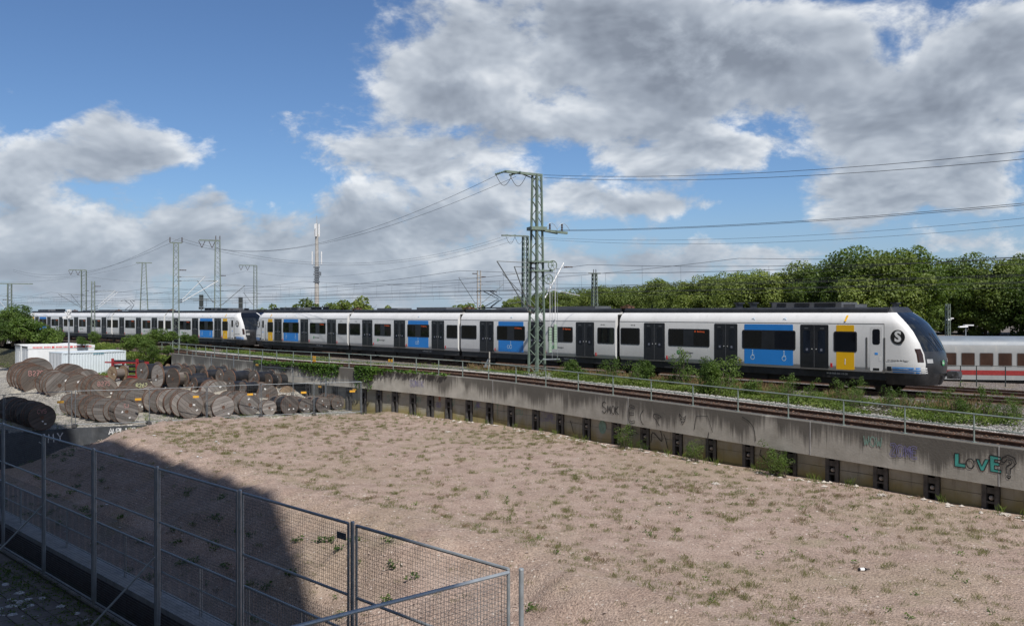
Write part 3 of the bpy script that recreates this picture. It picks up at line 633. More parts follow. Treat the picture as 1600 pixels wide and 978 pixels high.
for a, b in zip(pss[:-1], pss[1:]):
    p0 = WALL.at(a, OVER+.05); p1 = WALL.at(b, OVER+.05); d = (p1-p0); d.z = 0; u = d.normalized(); p0 = p0+u*.27; p1 = p1-u*.27; zt = min(WALL.at(a).z, WALL.at(b).z)-BH+.12
    nrm = V(u.y, -u.x, 0)
    for k in range(5):
        m = MB(); z1 = zt-k*.5; z0 = z1-.488; j = rnd.uniform(-.006, .006)
        q0 = p0+nrm*j; q1 = p1+nrm*j
        m.add([(q0.x,q0.y,z0),(q1.x,q1.y,z0),(q1.x+nrm.x*.2,q1.y+nrm.y*.2,z0),(q0.x+nrm.x*.2,q0.y+nrm.y*.2,z0),(q0.x,q0.y,z1),(q1.x,q1.y,z1),(q1.x+nrm.x*.2,q1.y+nrm.y*.2,z1),(q0.x+nrm.x*.2,q0.y+nrm.y*.2,z1)], [(3,2,1,0),(4,5,6,7),(0,1,5,4),(1,2,6,5),(2,3,7,6),(3,0,4,7)])
        part('lagging_board', m, 'lagging', wall, org=wb)
# graffiti, sprayed flat on the wall; (px, py) places it, u runs to the right of the picture
def graffiti(name, px, zoff, pieces, mat, w=.03, lower=False, label=None, fills=None):
    s = WALL.from_px(px); base = (OVER+.04) if lower else 0.
    def fn(u, v, th):
        q = WALL.at(s-u, base-.006-th); return (q.x, q.y, WALL.at(s).z+zoff+v)
    if fills:
        mf = MB()
        for poly, mt in fills: fillpoly(mf, poly, fn, .002)
        o = part('graffiti_fill', mf, fills[0][1], wall, org=wb)
    m = MB()
    for st in pieces: ribbon(m, st, w, fn, .006)
    o = part('graffiti', m, mat, wall, org=wb)
    if label: o['label'] = label
    return o
def word(wd, h, gap=.28, soft=3): st, w = strokes(wd, h, gap); return [round_pts(q, soft) for q in st]
def outline(word_, h, t=.09, gap=.5):             # hollow bubble letters: an offset contour on each side of the stroke
    st, w = strokes(word_, h, gap); out = []
    for q in st:
        q = round_pts(q, 3); n = len(q); l = []; r_ = []
        for i in range(n):
            a = q[max(i-1,0)]; b = q[min(i+1,n-1)]; dx, dy = b[0]-a[0], b[1]-a[1]; ln = math.hypot(dx, dy) or 1; nx, ny = -dy/ln*t/2, dx/ln*t/2
            l.append((q[i][0]+nx, q[i][1]+ny)); r_.append((q[i][0]-nx, q[i][1]-ny))
        out.append(l+r_[::-1]+[l[0]])
    return out
graffiti('smoke', 941, -.83, word('S', .5, .2, 4)+[[(a+.36, b) for a, b in q] for q in word('MOK', .36, .25)], 'spray_black', .034, label='black outlined word smoke')
graffiti('smoke_e', 984, -1.02, outline('E', .62, .10), 'spray_black', .026)
def love():
    L = [(0,.55),(.2,.55),(.2,.16),(.48,.16),(.48,0),(0,0)]; O = [(.56+.17*math.cos(a)+.12, .2+.2*math.sin(a)) for a in np.linspace(0, 2*PI, 14)]; Vv = [(.92,.42),(1.06,.42),(1.18,.16),(1.32,.46),(1.48,.46),(1.26,-.02),(1.12,-.02)]
    E = [(1.5,.66),(1.95,.62),(1.95,.5),(1.7,.5),(1.7,.4),(1.9,.38),(1.9,.26),(1.7,.26),(1.7,.12),(1.98,.1),(1.98,-.02),(1.52,0)]
    Q = [(2.0,.42),(2.02,.62),(2.25,.74),(2.5,.66),(2.58,.45),(2.42,.26),(2.34,.22),(2.34,0),(2.2,0),(2.2,.3),(2.4,.42),(2.36,.55),(2.2,.56),(2.12,.44),(2.0,.42)]
    H = [(2.28,-.2),(2.2,-.12),(2.22,-.06),(2.28,-.1),(2.34,-.06),(2.36,-.12),(2.28,-.2)]
    cl = lambda p: p+[p[0]]
    L, O, Vv, E, Q, H = ([(a*.70, b*.74) for a, b in p] for p in (L, O, Vv, E, Q, H))
    graffiti('love', 1492, -.80, [cl(L), cl(O), cl(Vv), cl(E), cl(Q), H], 'spray_black', .03, fills=[(L, 'spray_teal'), (Vv, 'spray_teal'), (E, 'spray_teal')], label='teal and black word love with a question mark')
love()
graffiti('wow', 1350, -.56, word('WOW', .32, .2), 'spray_teal_faint', .035, label='faded teal tag')
graffiti('tag_violet', 1392, -.74, outline('ZOME', .32, .07, .25), 'spray_violet', .02, label='faded violet outlined tag')
graffiti('tag_violet_left', 641, -.78, outline('SONIK', .34, .07, .2), 'spray_violet', .016, label='faded violet outlined tag')
graffiti('zome', 838, -1.72, outline('ZOME', .42, .09, .2), 'spray_violet', .016, True)
for px, wd, mt, zo, h in ((735, 'X', 'spray_teal_faint', -1.75, .42), (768, 'T', 'spray_teal_faint', -1.85, .55), (800, 'OTU', 'spray_teal_faint', -1.66, .26), (700, 'V', 'spray_teal_faint', -1.7, .5), (680, '8', 'spray_red', -1.5, .26), (738, 'AK', 'spray_violet', -1.6, .3), (677, 'OJ', 'spray_violet', -1.85, .26), (615, 'XT', 'spray_black', -1.55, .26), (600, 'S', 'spray_teal_faint', -1.85, .35), (645, 'XY', 'spray_teal_faint', -1.75, .36), (585, 'Z', 'spray_violet', -1.5, .25), (545, 'TX', 'spray_black', -1.6, .4)):
    graffiti('tag', px, zo, word(wd, h, .15), mt, .035, True)
graffiti('blob', 930, -1.85, [[(.2+.24*math.cos(a), .3+.3*math.sin(a)) for a in np.linspace(0, 6.28, 12)]], 'spray_teal_faint', .04, True, fills=[([(.2+.23*math.cos(a), .3+.29*math.sin(a)) for a in np.linspace(0, 6.1, 12)], 'spray_teal_faint')])
bl = []
for (x0, y0, dx, dy) in ((870, -1.6, .1, -.4), (884, -1.5, .25, -.55), (905, -1.45, .3, .1), (1030, -1.4, .25, -.6), (1108, -.95, -.1, -.6)): bl.append((x0, [(0, 0), (dx*.4, dy*.3), (dx, dy)], y0))
for px, st, zo in bl: graffiti('line', px, zo, [round_pts(st)], 'spray_black', .03, zo < -1.25)
graffiti('swirl', 1001, -.95, [round_pts([(.18,.5),(.02,.3),(.0,.1),(.12,-.1),(.2,-.12)])], 'spray_black', .03)
graffiti('swirl2', 1020, -.75, [round_pts([(.4,-.28),(.2,-.05),(.05,.08),(.1,.2),(.35,.18),(.5,.1),(.3,.05)])], 'spray_black', .03)
graffiti('swirl3', 1010, -1.75, [round_pts([(0,-.1),(.1,.35),(.5,.1),(.65,.05),(.6,.4),(.3,.7)])], 'spray_black', .035, True)
graffiti('face', 1062, -.83, [[(0,.45),(.06,.2),(.18,0),(.3,.2),(.36,.42),(.24,.3),(.12,.3),(0,.45)], [(.06,.25),(.15,.22)], [(.3,.25),(.21,.22)], [(.1,.1),(.18,.14),(.26,.1)]], 'spray_black', .028, label='small black drawing of a pointed face')
graffiti('frame', 1088, -.95, [[(-.1,0),(.0,.55),(.6,.62),(.85,0)]], 'spray_black', .026)
graffiti('arc', 1160, -.92, [round_pts([(0,.75),(.3,.62),(.55,.35),(.62,-.1)])], 'spray_black', .03)
graffiti('basket', 972, -1.68, [[(0,.2),(.45,.2),(.4,0),(.08,0),(0,.2)], [(0,.28),(.46,.28)], round_pts([(.06,.28),(.1,.5),(.23,.62),(.36,.5),(.4,.28)]), [(.15,.2),(.15,0)], [(.3,.2),(.3,0)]], 'spray_black', .03, True)
graffiti('bolt', 1180, -1.55, [[(.06,.2),(0,0),(.75,-.55)]], 'spray_black', .035, True)

# ------------------------------------------------------------------ green railing on the wall
rb = WALL.at(40, .12)
rail = thing('railing', 'grey green tubular railing along the top of the concrete wall', 'railing', rb)
posts = [1765, 1640, 1519, 1411, 1315, 1228.7, 1150, 1079.6, 1014.4, 954.8, 900.6, 850, 803.5, 760.8, 720.4, 683, 648, 612, 577, 543, 512, 484, 456, 430, 408, 388, 370, 352, 333, 319, 304, 290, 277, 264, 251, 239]
pm2 = MB().tube([(0,0,-.1),(0,0,.86)], .028, 8).box(-.06, .06, -.06, .06, 0, .012).mesh('post', 'rail_green', True)
rs = sorted(WALL.from_px(p) for p in posts)
for s in rs: q = WALL.at(s, .12); put('post', pm2, rail, q-rb)
for h, r_ in ((.86, .026), (.44, .019)):
    m = MB(); m.tube([WALL.at(s, .12, h) for s in np.linspace(rs[0], rs[-1], 60)], r_, 8); part('top_rail' if h > .6 else 'middle_rail', m, 'rail_green', rail, True, org=rb)
# ------------------------------------------------------------------ the commuter train, local frame: x back from the nose, +y the side seen, z up
SEC = [(.95, 1.40), (1.12, 1.485), (1.2, 1.5), (3.18, 1.5), (3.3, 1.475), (3.42, 1.425), (3.54, 1.345), (3.64, 1.25), (3.72, 1.13), (3.76, .9)]
def car_shell(x0, x1):
    m = MB(); prof = [(y, z) for z, y in SEC]; prof = prof+[(-y, z) for y, z in prof[::-1]]; n = len(prof)
    m.add([(x0, y, z) for y, z in prof]+[(x1, y, z) for y, z in prof], [tuple(range(n))[::-1], tuple(range(n, 2*n))]+[(k, (k+1)%n, n+(k+1)%n, n+k) for k in range(n)]); return m
CZ = [(.40, .95), (.75, .80), (1.0, .76), (1.44, .74), (1.86, .81), (2.34, 1.03), (2.87, 1.38), (3.2, 1.68), (3.41, 1.93), (3.6, 2.20), (3.72, 2.40), (3.9, 2.55), (4.0, 2.7)]
def nose_s(z): return float(np.interp(z, [a for a, b in CZ], [b for a, b in CZ]))
def nose_w(z): return float(np.interp(z, [.35, .7, .95, 1.12, 1.2, 3.18, 3.3, 3.42, 3.54, 3.64, 3.72, 3.8, 4.05], [1.2, 1.36, 1.41, 1.485, 1.5, 1.5, 1.475, 1.425, 1.345, 1.25, 1.14, 1.05, .88]))
PL = [(1.0, 1.0), (.72, .992), (.53, .97), (.38, .93), (.26, .865), (.16, .765), (.085, .61), (.036, .42), (.01, .2), (0, 0)]
def nose_grid(zs, x1=2.75):
    rows = []
    for z in zs:
        s0 = nose_s(z); w = nose_w(z); row = []; dep = x1-s0; cd_ = min(dep, 1.9)
        for a, b in PL:
            x = s0+(dep*a if a == 1.0 else cd_*a*.9); row.append((x, w*b, z))
        rows.append(row+[(x, -y, z) for x, y, z in row[-2::-1]])
    return rows
def nose_patch(zs, j0, j1, off=0.):
    rows = nose_grid(zs); m = MB(); n = j1-j0+1
    vs = []
    for r_ in rows:
        for j in range(j0, j1+1):
            x, y, z = r_[j]; vs.append((x-off*.8, y*(1+off*.25), z+off*.35))
    m.add(vs, [(i*n+k, i*n+k+1, (i+1)*n+k+1, (i+1)*n+k) for i in range(len(rows)-1) for k in range(n-1)]); return m
def side_sheet(m, x0, x1, z0, z1, y, r=.08, mi=0, th=.03):       # a rounded plate on the car side
    pts = []
    for cx, cz, a0 in ((x1-r, z1-r, 0), (x0+r, z1-r, 90), (x0+r, z0+r, 180), (x1-r, z0+r, 270)):
        for k in range(4): a = R(a0+k*30); pts.append((cx+r*math.cos(a), cz+r*math.sin(a)))
    m.extr(pts, lambda a, b: (a, y-th, b), lambda a, b: (a, y, b), mi); return m
def ring(m, cx, cz, r0, r1, y, n=20, mi=0):
    vs = []; 
    for k in range(n): a = 2*PI*k/n; vs += [(cx+r0*math.cos(a), y, cz+r0*math.sin(a)), (cx+r1*math.cos(a), y, cz+r1*math.sin(a))]
    m.add(vs, [(2*k, 2*k+1, 2*((k+1)%n)+1, 2*((k+1)%n)) for k in range(n)], mi)
TXR = (PI/2, 0, PI)
DOORS_A = [(5.5, 7.0), (10.64, 12.1), (15.45, 16.97)]; L_A = 19.0; L_M = 15.17
SIDES = {
 'A': dict(doors=DOORS_A, win=[(4.06, 5.23), (7.26, 10.35), (12.4, 15.2), (17.28, 18.75)], blue=[(7.4, 10.22)], yel=[(4.2, 5.1)]),
 'B': dict(doors=[(1.9, 3.45), (6.35, 7.85), (11.35, 12.85)], win=[(.25, 1.62), (3.72, 5.95), (8.15, 11.0), (13.2, 14.95)], blue=[(8.3, 10.85)], yel=[]),
 'C': dict(doors=[(1.8, 3.35), (6.8, 8.35), (11.45, 13.0)], win=[(.22, 1.5), (3.65, 6.5), (8.75, 11.15), (13.3, 14.95)], blue=[(3.75, 6.4)], yel=[])}
SIDES['D'] = {k: [(L_A-b, L_A-a) for a, b in v] for k, v in SIDES['A'].items()}
DOORM = {}
def make_train(label):
    T = thing('commuter_train', label, 'train')
    x0s = {'A': 0, 'B': L_A, 'C': L_A+L_M, 'D': L_A+2*L_M}; Ltot = 2*L_A+2*L_M
    def mir(mb): mb.v = [(Ltot-a, b, c) for a, b, c in mb.v]; return mb
    leafm = MB(); side_sheet(leafm, .03, .70, 1.055, 3.12, 1.516, .05); leafm = leafm.mesh('door_leaf', 'train_black', 30)
    dwin = MB(); side_sheet(dwin, .2, .56, 1.75, 2.86, 1.521, .07, th=.01); dwin = dwin.mesh('door_window', 'glass_door', 30)
    btn = [MB().lathe([(0, 0), (r_, 0), (r_, .006)], 8, 'y', c=(a, 1.518, b)).mesh('door_button', mt) for (a, b, r_, mt) in ((.11, 1.95, .028, 'marking_white'), (.14, 2.98, .028, 'marking_white'))]
    stk = side_sheet(MB(), .31, .42, 1.86, 1.98, 1.525, .02, th=.004).mesh('door_sticker', 'sticker_dim'); sgn = side_sheet(MB(), .3, .5, 2.94, 3.0, 1.521, .01, th=.004).mesh('door_sign', 'roof_unit')
    for car in 'ABCD':
        X0 = x0s[car]; L = L_A if car in 'AD' else L_M; S = SIDES[car]
        a = 2.75 if car == 'A' else .17; b = L-2.75 if car == 'D' else L-.17
        part('car_body', car_shell(X0+a, X0+b), 'train_white', T, 30)
        m = MB(); m.box(X0+a, X0+b, -1.37, 1.37, .60, .948); part('skirt', m, 'train_skirt', T)
        m = MB(); prof = [(1.09, 3.74), (1.09, 3.91), (1.0, 3.99), (-1.0, 3.99), (-1.09, 3.91), (-1.09, 3.74)]; m.extr(prof, lambda y, z: (X0+a+.03, y, z), lambda y, z: (X0+b-.03, y, z)); part('roof_fairing', m, 'train_roof', T)
        m = MB(); m.box(X0+a, X0+b, 1.492, 1.505, 3.205, 3.225); part('gutter', m, 'seam', T)
        m = MB(); m.box(X0+a+.05, X0+b-.05, -1.2, 1.2, .33, .6)
        for k in range(4): u = X0+a+2+(L-5)*k/3.3; m.box(u, u+1.3, -1.25, 1.28, .3, .6)
        part('underfloor_equipment', m, 'underfloor', T)
        for (p, q) in S['doors']:
            m = MB(); side_sheet(m, X0+p, X0+q, 1.03, 3.15, 1.508, .06); D = part('door', m, 'train_black', T)
            w = (q-p)/2
            for k in (0, 1):
                for nm, me in (('door_leaf', leafm), ('door_window', dwin), ('door_button', btn[0]), ('door_sticker', stk), ('door_sign', sgn)):
                    o = put(nm, me, D); s = w/.72
                    if k == 0: o.location = (X0+p+w, 0, 0); o.scale = (s, 1, 1)
                    else: o.location = (X0+p+w, 0, 0); o.scale = (-s, 1, 1)
            m = MB(); m.box(X0+p+w-.008, X0+p+w+.008, 1.5, 1.519, 1.06, 3.1); part('door_seal', m, 'roof_unit', D)
            m = MB(); m.box(X0+p, X0+q, 1.49, 1.54, .965, 1.015); part('door_sill', m, 'seam', D)
            for u in (p-.2,): m = MB(); m.box(X0+u, X0+u+.1, 1.49, 1.508, 1.1, 1.3); part('emergency_marking', m, 'marking_red', T)
        for i, (p, q) in enumerate(S['blue']):
            m = MB(); side_sheet(m, X0+p, X0+q, 1.08, 3.14, 1.506, .05); P = part('colour_panel', m, 'train_blue', T)
            for cx in ((p+.5, q-.5) if car in 'AD' else ((p+q)/2,)):
                m = MB(); ring(m, X0+cx, 1.42, .09, .125, 1.511); 
                if car in 'BC': ring(m, X0+cx+.24, 1.42, .09, .125, 1.511)
                m.box(X0+cx-.02, X0+cx+.02, 1.509, 1.512, 1.55, 1.72); m.box(X0+cx-.1, X0+cx+.06, 1.509, 1.512, 1.53, 1.565); ring(m, X0+cx, 1.78, .0, .04, 1.511, 8)
                part('pictogram', m, 'pale_blue', P)
            for cx in ((p+.5, q-.5) if car in 'AD' else ((p+q)/2,)): 
                m = MB(); pts = [(X0+cx+.1*math.cos(a), 1.45, 3.36+.08*math.sin(a)) for a in np.linspace(0, 2*PI, 12)]; m.tube(pts, .012, 4); m.tube([(X0+cx, 1.42, 3.43), (X0+cx-.03, 1.385, 3.5)], .015, 4)
                part('roof_pictogram', m, 'pale_blue', T)
        for i, (p, q) in enumerate(S['yel']):
            m = MB(); side_sheet(m, X0+p, X0+q, 1.02, 3.14, 1.506, .05); P = part('colour_panel', m, 'train_yellow', T)
            text('class_number', '1', .42, 'marking_white', P, (X0+(p+q)/2, 1.509, 1.38), TXR)
            o = text('roof_class_number', '1', .40, 'train_yellow', T, (X0+(p+q)/2, 1.43, 3.45), (PI/2-R(30), 0, PI), shear=.15, bold=.03)
        for i, (p, q) in enumerate(S['win']):
            m = MB(); side_sheet(m, X0+p, X0+q, 1.86, 2.84, 1.512, .09); W = part('window', m, 'train_black', T)
            mids = [(p, q)] if q-p < 1.8 else [(p, p+(q-p)*.40), (p+(q-p)*.60, q)]
            for (a1, b1) in mids:
                m = MB(); side_sheet(m, X0+a1+.07, X0+b1-.07, 1.92, 2.78, 1.515, .05, th=.005); part('pane', m, 'glass_dark', W)
            if q-p > 1.9 and i in (1, 2) and car != 'X' and not (car in 'AD' and i == 1):
                text('destination_display', 'S3  Backnang', .13, 'led_display', W, (X0+p+(q-p)*.24, 1.517, 2.70), TXR)
        # lettering
        for (p, q) in S['win'][1:3]:
            if any(abs((p+q)/2-(u+v)/2) < .8 for u, v in S['blue']): continue
            cx = X0+(p+q)/2+.2; m = MB(); ring(m, cx+.5, 1.52, .0, .12, 1.504); o = part('operator_badge', m, 'marking_green', T); text('badge_letter', 'S', .2, 'marking_white', o, (cx+.5, 1.507, 1.52), TXR)
            text('operator_name', 'Bahn Stuttgart', .15, 'marking_black', T, (cx+.36, 1.503, 1.52), TXR, 'LEFT')
        text('car_number', '430 158', .10, 'seam', T, (X0+(L-1.2 if car in 'AC' else 1.2), 1.503, 3.0), TXR)
        text('skirt_lettering', '94 80 0430 059-1 D-DB', .11, 'marking_white', T, (X0+L*.27, 1.372, .80), TXR)
        # roof equipment
        m = MB()
        if car in 'AD':
            u0 = 5.2 if car == 'A' else L-9.0; m.box(X0+u0, X0+u0+3.8, -.8, .8, 3.98, 4.25); m.box(X0+u0-.6, X0+u0, -.6, .6, 3.98, 4.15)
            part('air_conditioner', m, 'roof_unit', T)
            
            for g0, g1 in ((.3, 1.4), (1.7, 2.5), (3.0, 3.5)): m = MB(); m.box(X0+u0+g0, X0+u0+g1, .78, .82, 4.05, 4.21); part('air_grille', m, 'train_black', T)
            v0 = X0+(10.6 if car == 'A' else L-11.4)
            for k in (0, .9, -1.3): m = MB(); m.box(v0+k, v0+k+.07, -.3, .3, 4.0, 4.28); m.box(v0+k-.12, v0+k+.19, -.3, .3, 4.22, 4.29); part('roof_aerial', m, 'train_roof', T)
        else:
            m.box(X0+2.5, X0+6.3, -.75, .75, 3.98, 4.15); m.box(X0+9, X0+12, -.7, .7, 3.98, 4.12); part('air_conditioner', m, 'roof_unit', T)
    for j in (L_A, L_A+L_M, L_A+2*L_M):
        m = MB()
        for k in range(7): u = j-.17+.34*k/6; m.box(u-.02, u+.02, -1.28+.03*(k%2), 1.28-.03*(k%2), .8, 3.62)
        m.box(j-.18, j+.18, -1.22, 1.22, .78, 3.6); part('gangway_bellows', m, 'bellows', T)
        m = MB(); m.box(j-.3, j+.3, .3, .9, 4.0, 4.12); m.tube([(j-.4, .6, 4.1), (j, .62, 4.2), (j+.4, .6, 4.1)], .03, 5); part('roof_cable', m, 'rust', T)
    # bogies
    bogie_at = [4.3, L_A, L_A+L_M, L_A+2*L_M, Ltot-4.3]
    fm = MB(); fm.box(-1.6, 1.6, 1.0, 1.12, .42, .62).box(-1.6, 1.6, -1.12, -1.0, .42, .62).box(-.4, .4, -1.1, 1.1, .4, .6).box(-1.5, -.9, .98, 1.2, .3, .5).box(.9, 1.5, .98, 1.2, .3, .5).box(-.25, .25, 1.1, 1.25, .35, .75); fm = fm.mesh('bogie', 'underfloor')
    wm = MB().lathe([(0, -.07), (.42, -.07), (.45, .06), (.45, .075), (.2, .075), (0, .09)], 20, 'y').mesh('wheel', 'wheel_steel', 30)
    for u in bogie_at:
        B_ = put('bogie', fm, T, (u, 0, 0))
        for dx in (-1.15, 1.15):
            for y in (.76, -.76): put('wheel', wm, B_, (dx, y, .43))
    # the two cabs
    for end in (0, 1):
        fx = mir if end else (lambda mb: mb)
        zs = [.97, 1.05, 1.2, 1.44, 1.7, 1.86, 2.1, 2.34, 2.6, 2.87, 3.05, 3.2, 3.3, 3.41, 3.54, 3.64, 3.74]
        n_ = 2*len(PL)-2
        part('cab_side', fx(nose_patch(zs, 0, 5)), 'train_white', T, 60); part('cab_side', fx(nose_patch(zs, n_-5, n_)), 'train_white', T, 60)
        m = nose_patch([.97, 1.05, 1.2, 1.44, 1.7, 1.86, 1.98], 5, n_-5); part('front_mask', fx(m), 'mask_grey', T, 60)
        m = nose_patch([1.98, 2.1, 2.34, 2.6, 2.87, 3.05, 3.2], 5, n_-5); W = part('windscreen', fx(m), 'glass_screen', T, 60)
        m = nose_patch([3.2, 3.3, 3.41, 3.54, 3.64, 3.74], 5, n_-5); part('destination_glass', fx(m), 'glass_dark', T, 60)
        m = nose_patch([.42, .6, .75, .9, .97], 0, n_); part('front_skirt', fx(m), 'train_skirt', T, 60)
        m = nose_patch([3.74, 3.82, 3.92, 4.0], 0, n_); r_ = nose_grid([4.0])[0]; m.add(r_, [tuple(range(len(r_)))]); part('roof_cowl', fx(m), 'train_roof', T, 60)
        m = MB(); m.box(2.745, 2.765, 1.4, 1.503, 1.0, 3.2); part('cab_seam', fx(m), 'seam', T)
        for k in range(3):
            z = .99+k*.10
            for (a0, a1, mt, nm_) in ((1.18, 2.05, 'stripe_blue', 'blue_stripe'), (.98, 1.16, 'marking_white', 'white_stripe'), (2.05, 2.38, 'stripe_blue', 'blue_stripe')):
                rows_ = nose_grid([z, z+.055]); m = MB()
                def yat(r_, x): xs_ = [q[0] for q in r_[:9]][::-1]; ys_ = [q[1] for q in r_[:9]][::-1]; return float(np.interp(x, xs_, ys_))+.006
                n = 6; vs = []
                for i in range(n+1):
                    x = a0+(a1-a0)*i/n; vs += [(x, yat(rows_[0], x), z), (x, yat(rows_[1], x), z+.055)]
                m.add(vs, [(2*i, 2*i+2, 2*i+3, 2*i+1) for i in range(n)]); part(nm_, fx(m), mt, T)
        # headlight strips follow the edge of the mask
        for side in (1, -1):
            m = MB(); zz_ = [1.5, 1.62, 1.74, 1.86, 1.98, 2.1]; rows_ = nose_grid(zz_); vs = []
            def on(r_, f): i = int(f); g_ = f-i; return [r_[i][c]*(1-g_)+r_[i+1][c]*g_ for c in range(3)]
            for r_ in rows_:
                for f in (3.55, 4.1, 4.7): x, y, z = on(r_, f); vs.append((x-.012, side*(y+.008), z))
            m.add(vs, [(i*3+j, i*3+j+1, i*3+j+4, i*3+j+3) for i in range(5) for j in range(2)]); part('tail_light', fx(m), 'glass_brown', T, 60)
            m = MB(); rows_ = nose_grid([1.46, 1.55, 1.64]); vs = []
            for r_ in rows_:
                for f in (5.3, 6.0, 6.5): x, y, z = on(r_, f); vs.append((x-.012, side*y, z))
            m.add(vs, [(i*3+j, i*3+j+1, i*3+j+4, i*3+j+3) for i in range(2) for j in range(2)]); part('headlight', fx(m), 'lamp_glass', T)
        m = MB(); m.tube([(.74, .1, 2.02), (.98, .35, 2.5), (1.15, .5, 2.8)], .018, 5); m.tube([(.74, -.1, 2.02), (.98, .12, 2.5), (1.15, .2, 2.8)], .018, 5); part('wiper', fx(m), 'marking_black', T)
        m = MB(); ring(m, 2.12, 2.62, .0, .33, 1.504, 28); o = part('logo_disc', fx(m), 'marking_black', T)
        text('logo_letter', 'S', .66, 'marking_white', T, (2.12 if not end else Ltot-2.12, 1.507, 2.62), TXR, bold=.025)
        text('slogan', 'Wir fahren f\u00fcr die Region', .092, 'marking_black', T, (2.12 if not end else Ltot-2.12, 1.497, 1.55), (PI/2, 0, PI+(.05 if not end else -.05)))
        m = MB(); ring(m, 0, 0, 0, .13, 0); m.v = [(.705, a, c+1.44) for a, b, c in m.v]; o = part('front_badge', fx(m), 'marking_white', T); m = MB(); ring(m, 0, 0, .085, .125, 0); m.v = [(.70, a, c+1.44) for a, b, c in m.v]; part('badge_ring', fx(m), 'marking_green', o); m = MB(); ribbon(m, round_pts([(.05, .05), (0, .075), (-.045, .04), (.04, -.03), (0, -.075), (-.05, -.05)], 3), .03, lambda u, v, th: (.70, u, v+1.44)); part('badge_letter', fx(m), 'marking_green', o)
        m = MB(); side_sheet(m, 2.84, 3.42, 1.02, 3.08, 1.504, .05); D = part('cab_door', fx(m), 'train_white', T)
        for (nm, a, b, c, d_, mt, r_) in (('door_window', 2.95, 3.31, 2.25, 2.97, 'glass_dark', .1), ('door_plate', 3.05, 3.2, 1.78, 1.88, 'stripe_blue', .01), ('door_step', 2.98, 3.28, 1.05, 1.16, 'marking_black', .02), ('door_latch', 2.9, 3.0, 1.5, 1.68, 'marking_white', .02)):
            m = MB(); side_sheet(m, a, b, c, d_, 1.509, r_); part(nm, fx(m), mt, D)
        for u in (2.70, 3.55): m = MB(); side_sheet(m, u, u+.08, 1.08, 2.58, 1.512, .03); part('grab_rail', fx(m), 'seam', T)
        m = MB(); side_sheet(m, 2.42, 2.62, 1.06, 1.26, 1.503, .02); o = part('socket_cover', fx(m), 'train_black', T)
        m = MB(); m.box(.3, 1.2, -.14, .14, .85, 1.0).box(.02, .45, -.26, .26, .76, 1.1).box(-.03, .03, -.2, .2, .82, 1.04); m.tube([(.2, .27, .9), (.2, .4, .9)], .06, 8); part('coupler', fx(m), 'coupler_steel', T)
        m = MB(); m.box(2.85, 2.95, -.25, .25, 3.95, 4.22); m.box(2.75, 3.05, -.25, .25, 4.16, 4.22); part('roof_horn', fx(m), 'train_roof', T)
    # pantograph on the second middle car
    P = MB(); px = L_A+L_M-1.9; k = px
    P.box(k-.9, k+.9, -.6, .6, 4.05, 4.13); part('pantograph_base', P, 'train_black', T)
    P = MB()
    for y in (-.35, .35): P.tube([(k+.5, y, 4.15), (k-.9, y*.5, 4.72), (k+.55, y*.9, 5.28)], .035, 6)
    P.tube([(k+.2, 0, 4.15), (k-.8, 0, 4.66)], .02, 5); a = part('pantograph_arm', P, 'train_black', T)
    P = MB(); P.tube([(k+.45, -.85, 5.22), (k+.45, -.6, 5.34), (k+.45, .6, 5.34), (k+.45, .85, 5.22)], .025, 6); P.tube([(k+.75, -.85, 5.22), (k+.75, -.6, 5.34), (k+.75, .6, 5.34), (k+.75, .85, 5.22)], .025, 6); part('contact_strip', P, 'train_black', T)
    return T
T1 = make_train('white commuter train unit with its nose at the right, in front')
T1.location = C0; T1.rotation_euler = (0, 0, math.atan2(TD.y, TD.x))
T2 = copy_tree(T1); T2['label'] = 'rear white commuter train unit coupled behind, at the left of the picture'
for ch in list(T2.children):                    # the rear unit shows no blue panels on its middle cars
    if ch.name.startswith(('colour_panel', 'roof_pictogram')) and len(ch.data.vertices) and 19.5 < sum(v.co.x for v in ch.data.vertices)/len(ch.data.vertices) < 48.5:
        for g_ in list(ch.children): bpy.data.objects.remove(g_)
        bpy.data.objects.remove(ch)
for o in (T1, T2): o['group'] = 'coupled commuter train units'
T2.location = J+TN*.0; T2.rotation_euler = (0, 0, R(90+46))
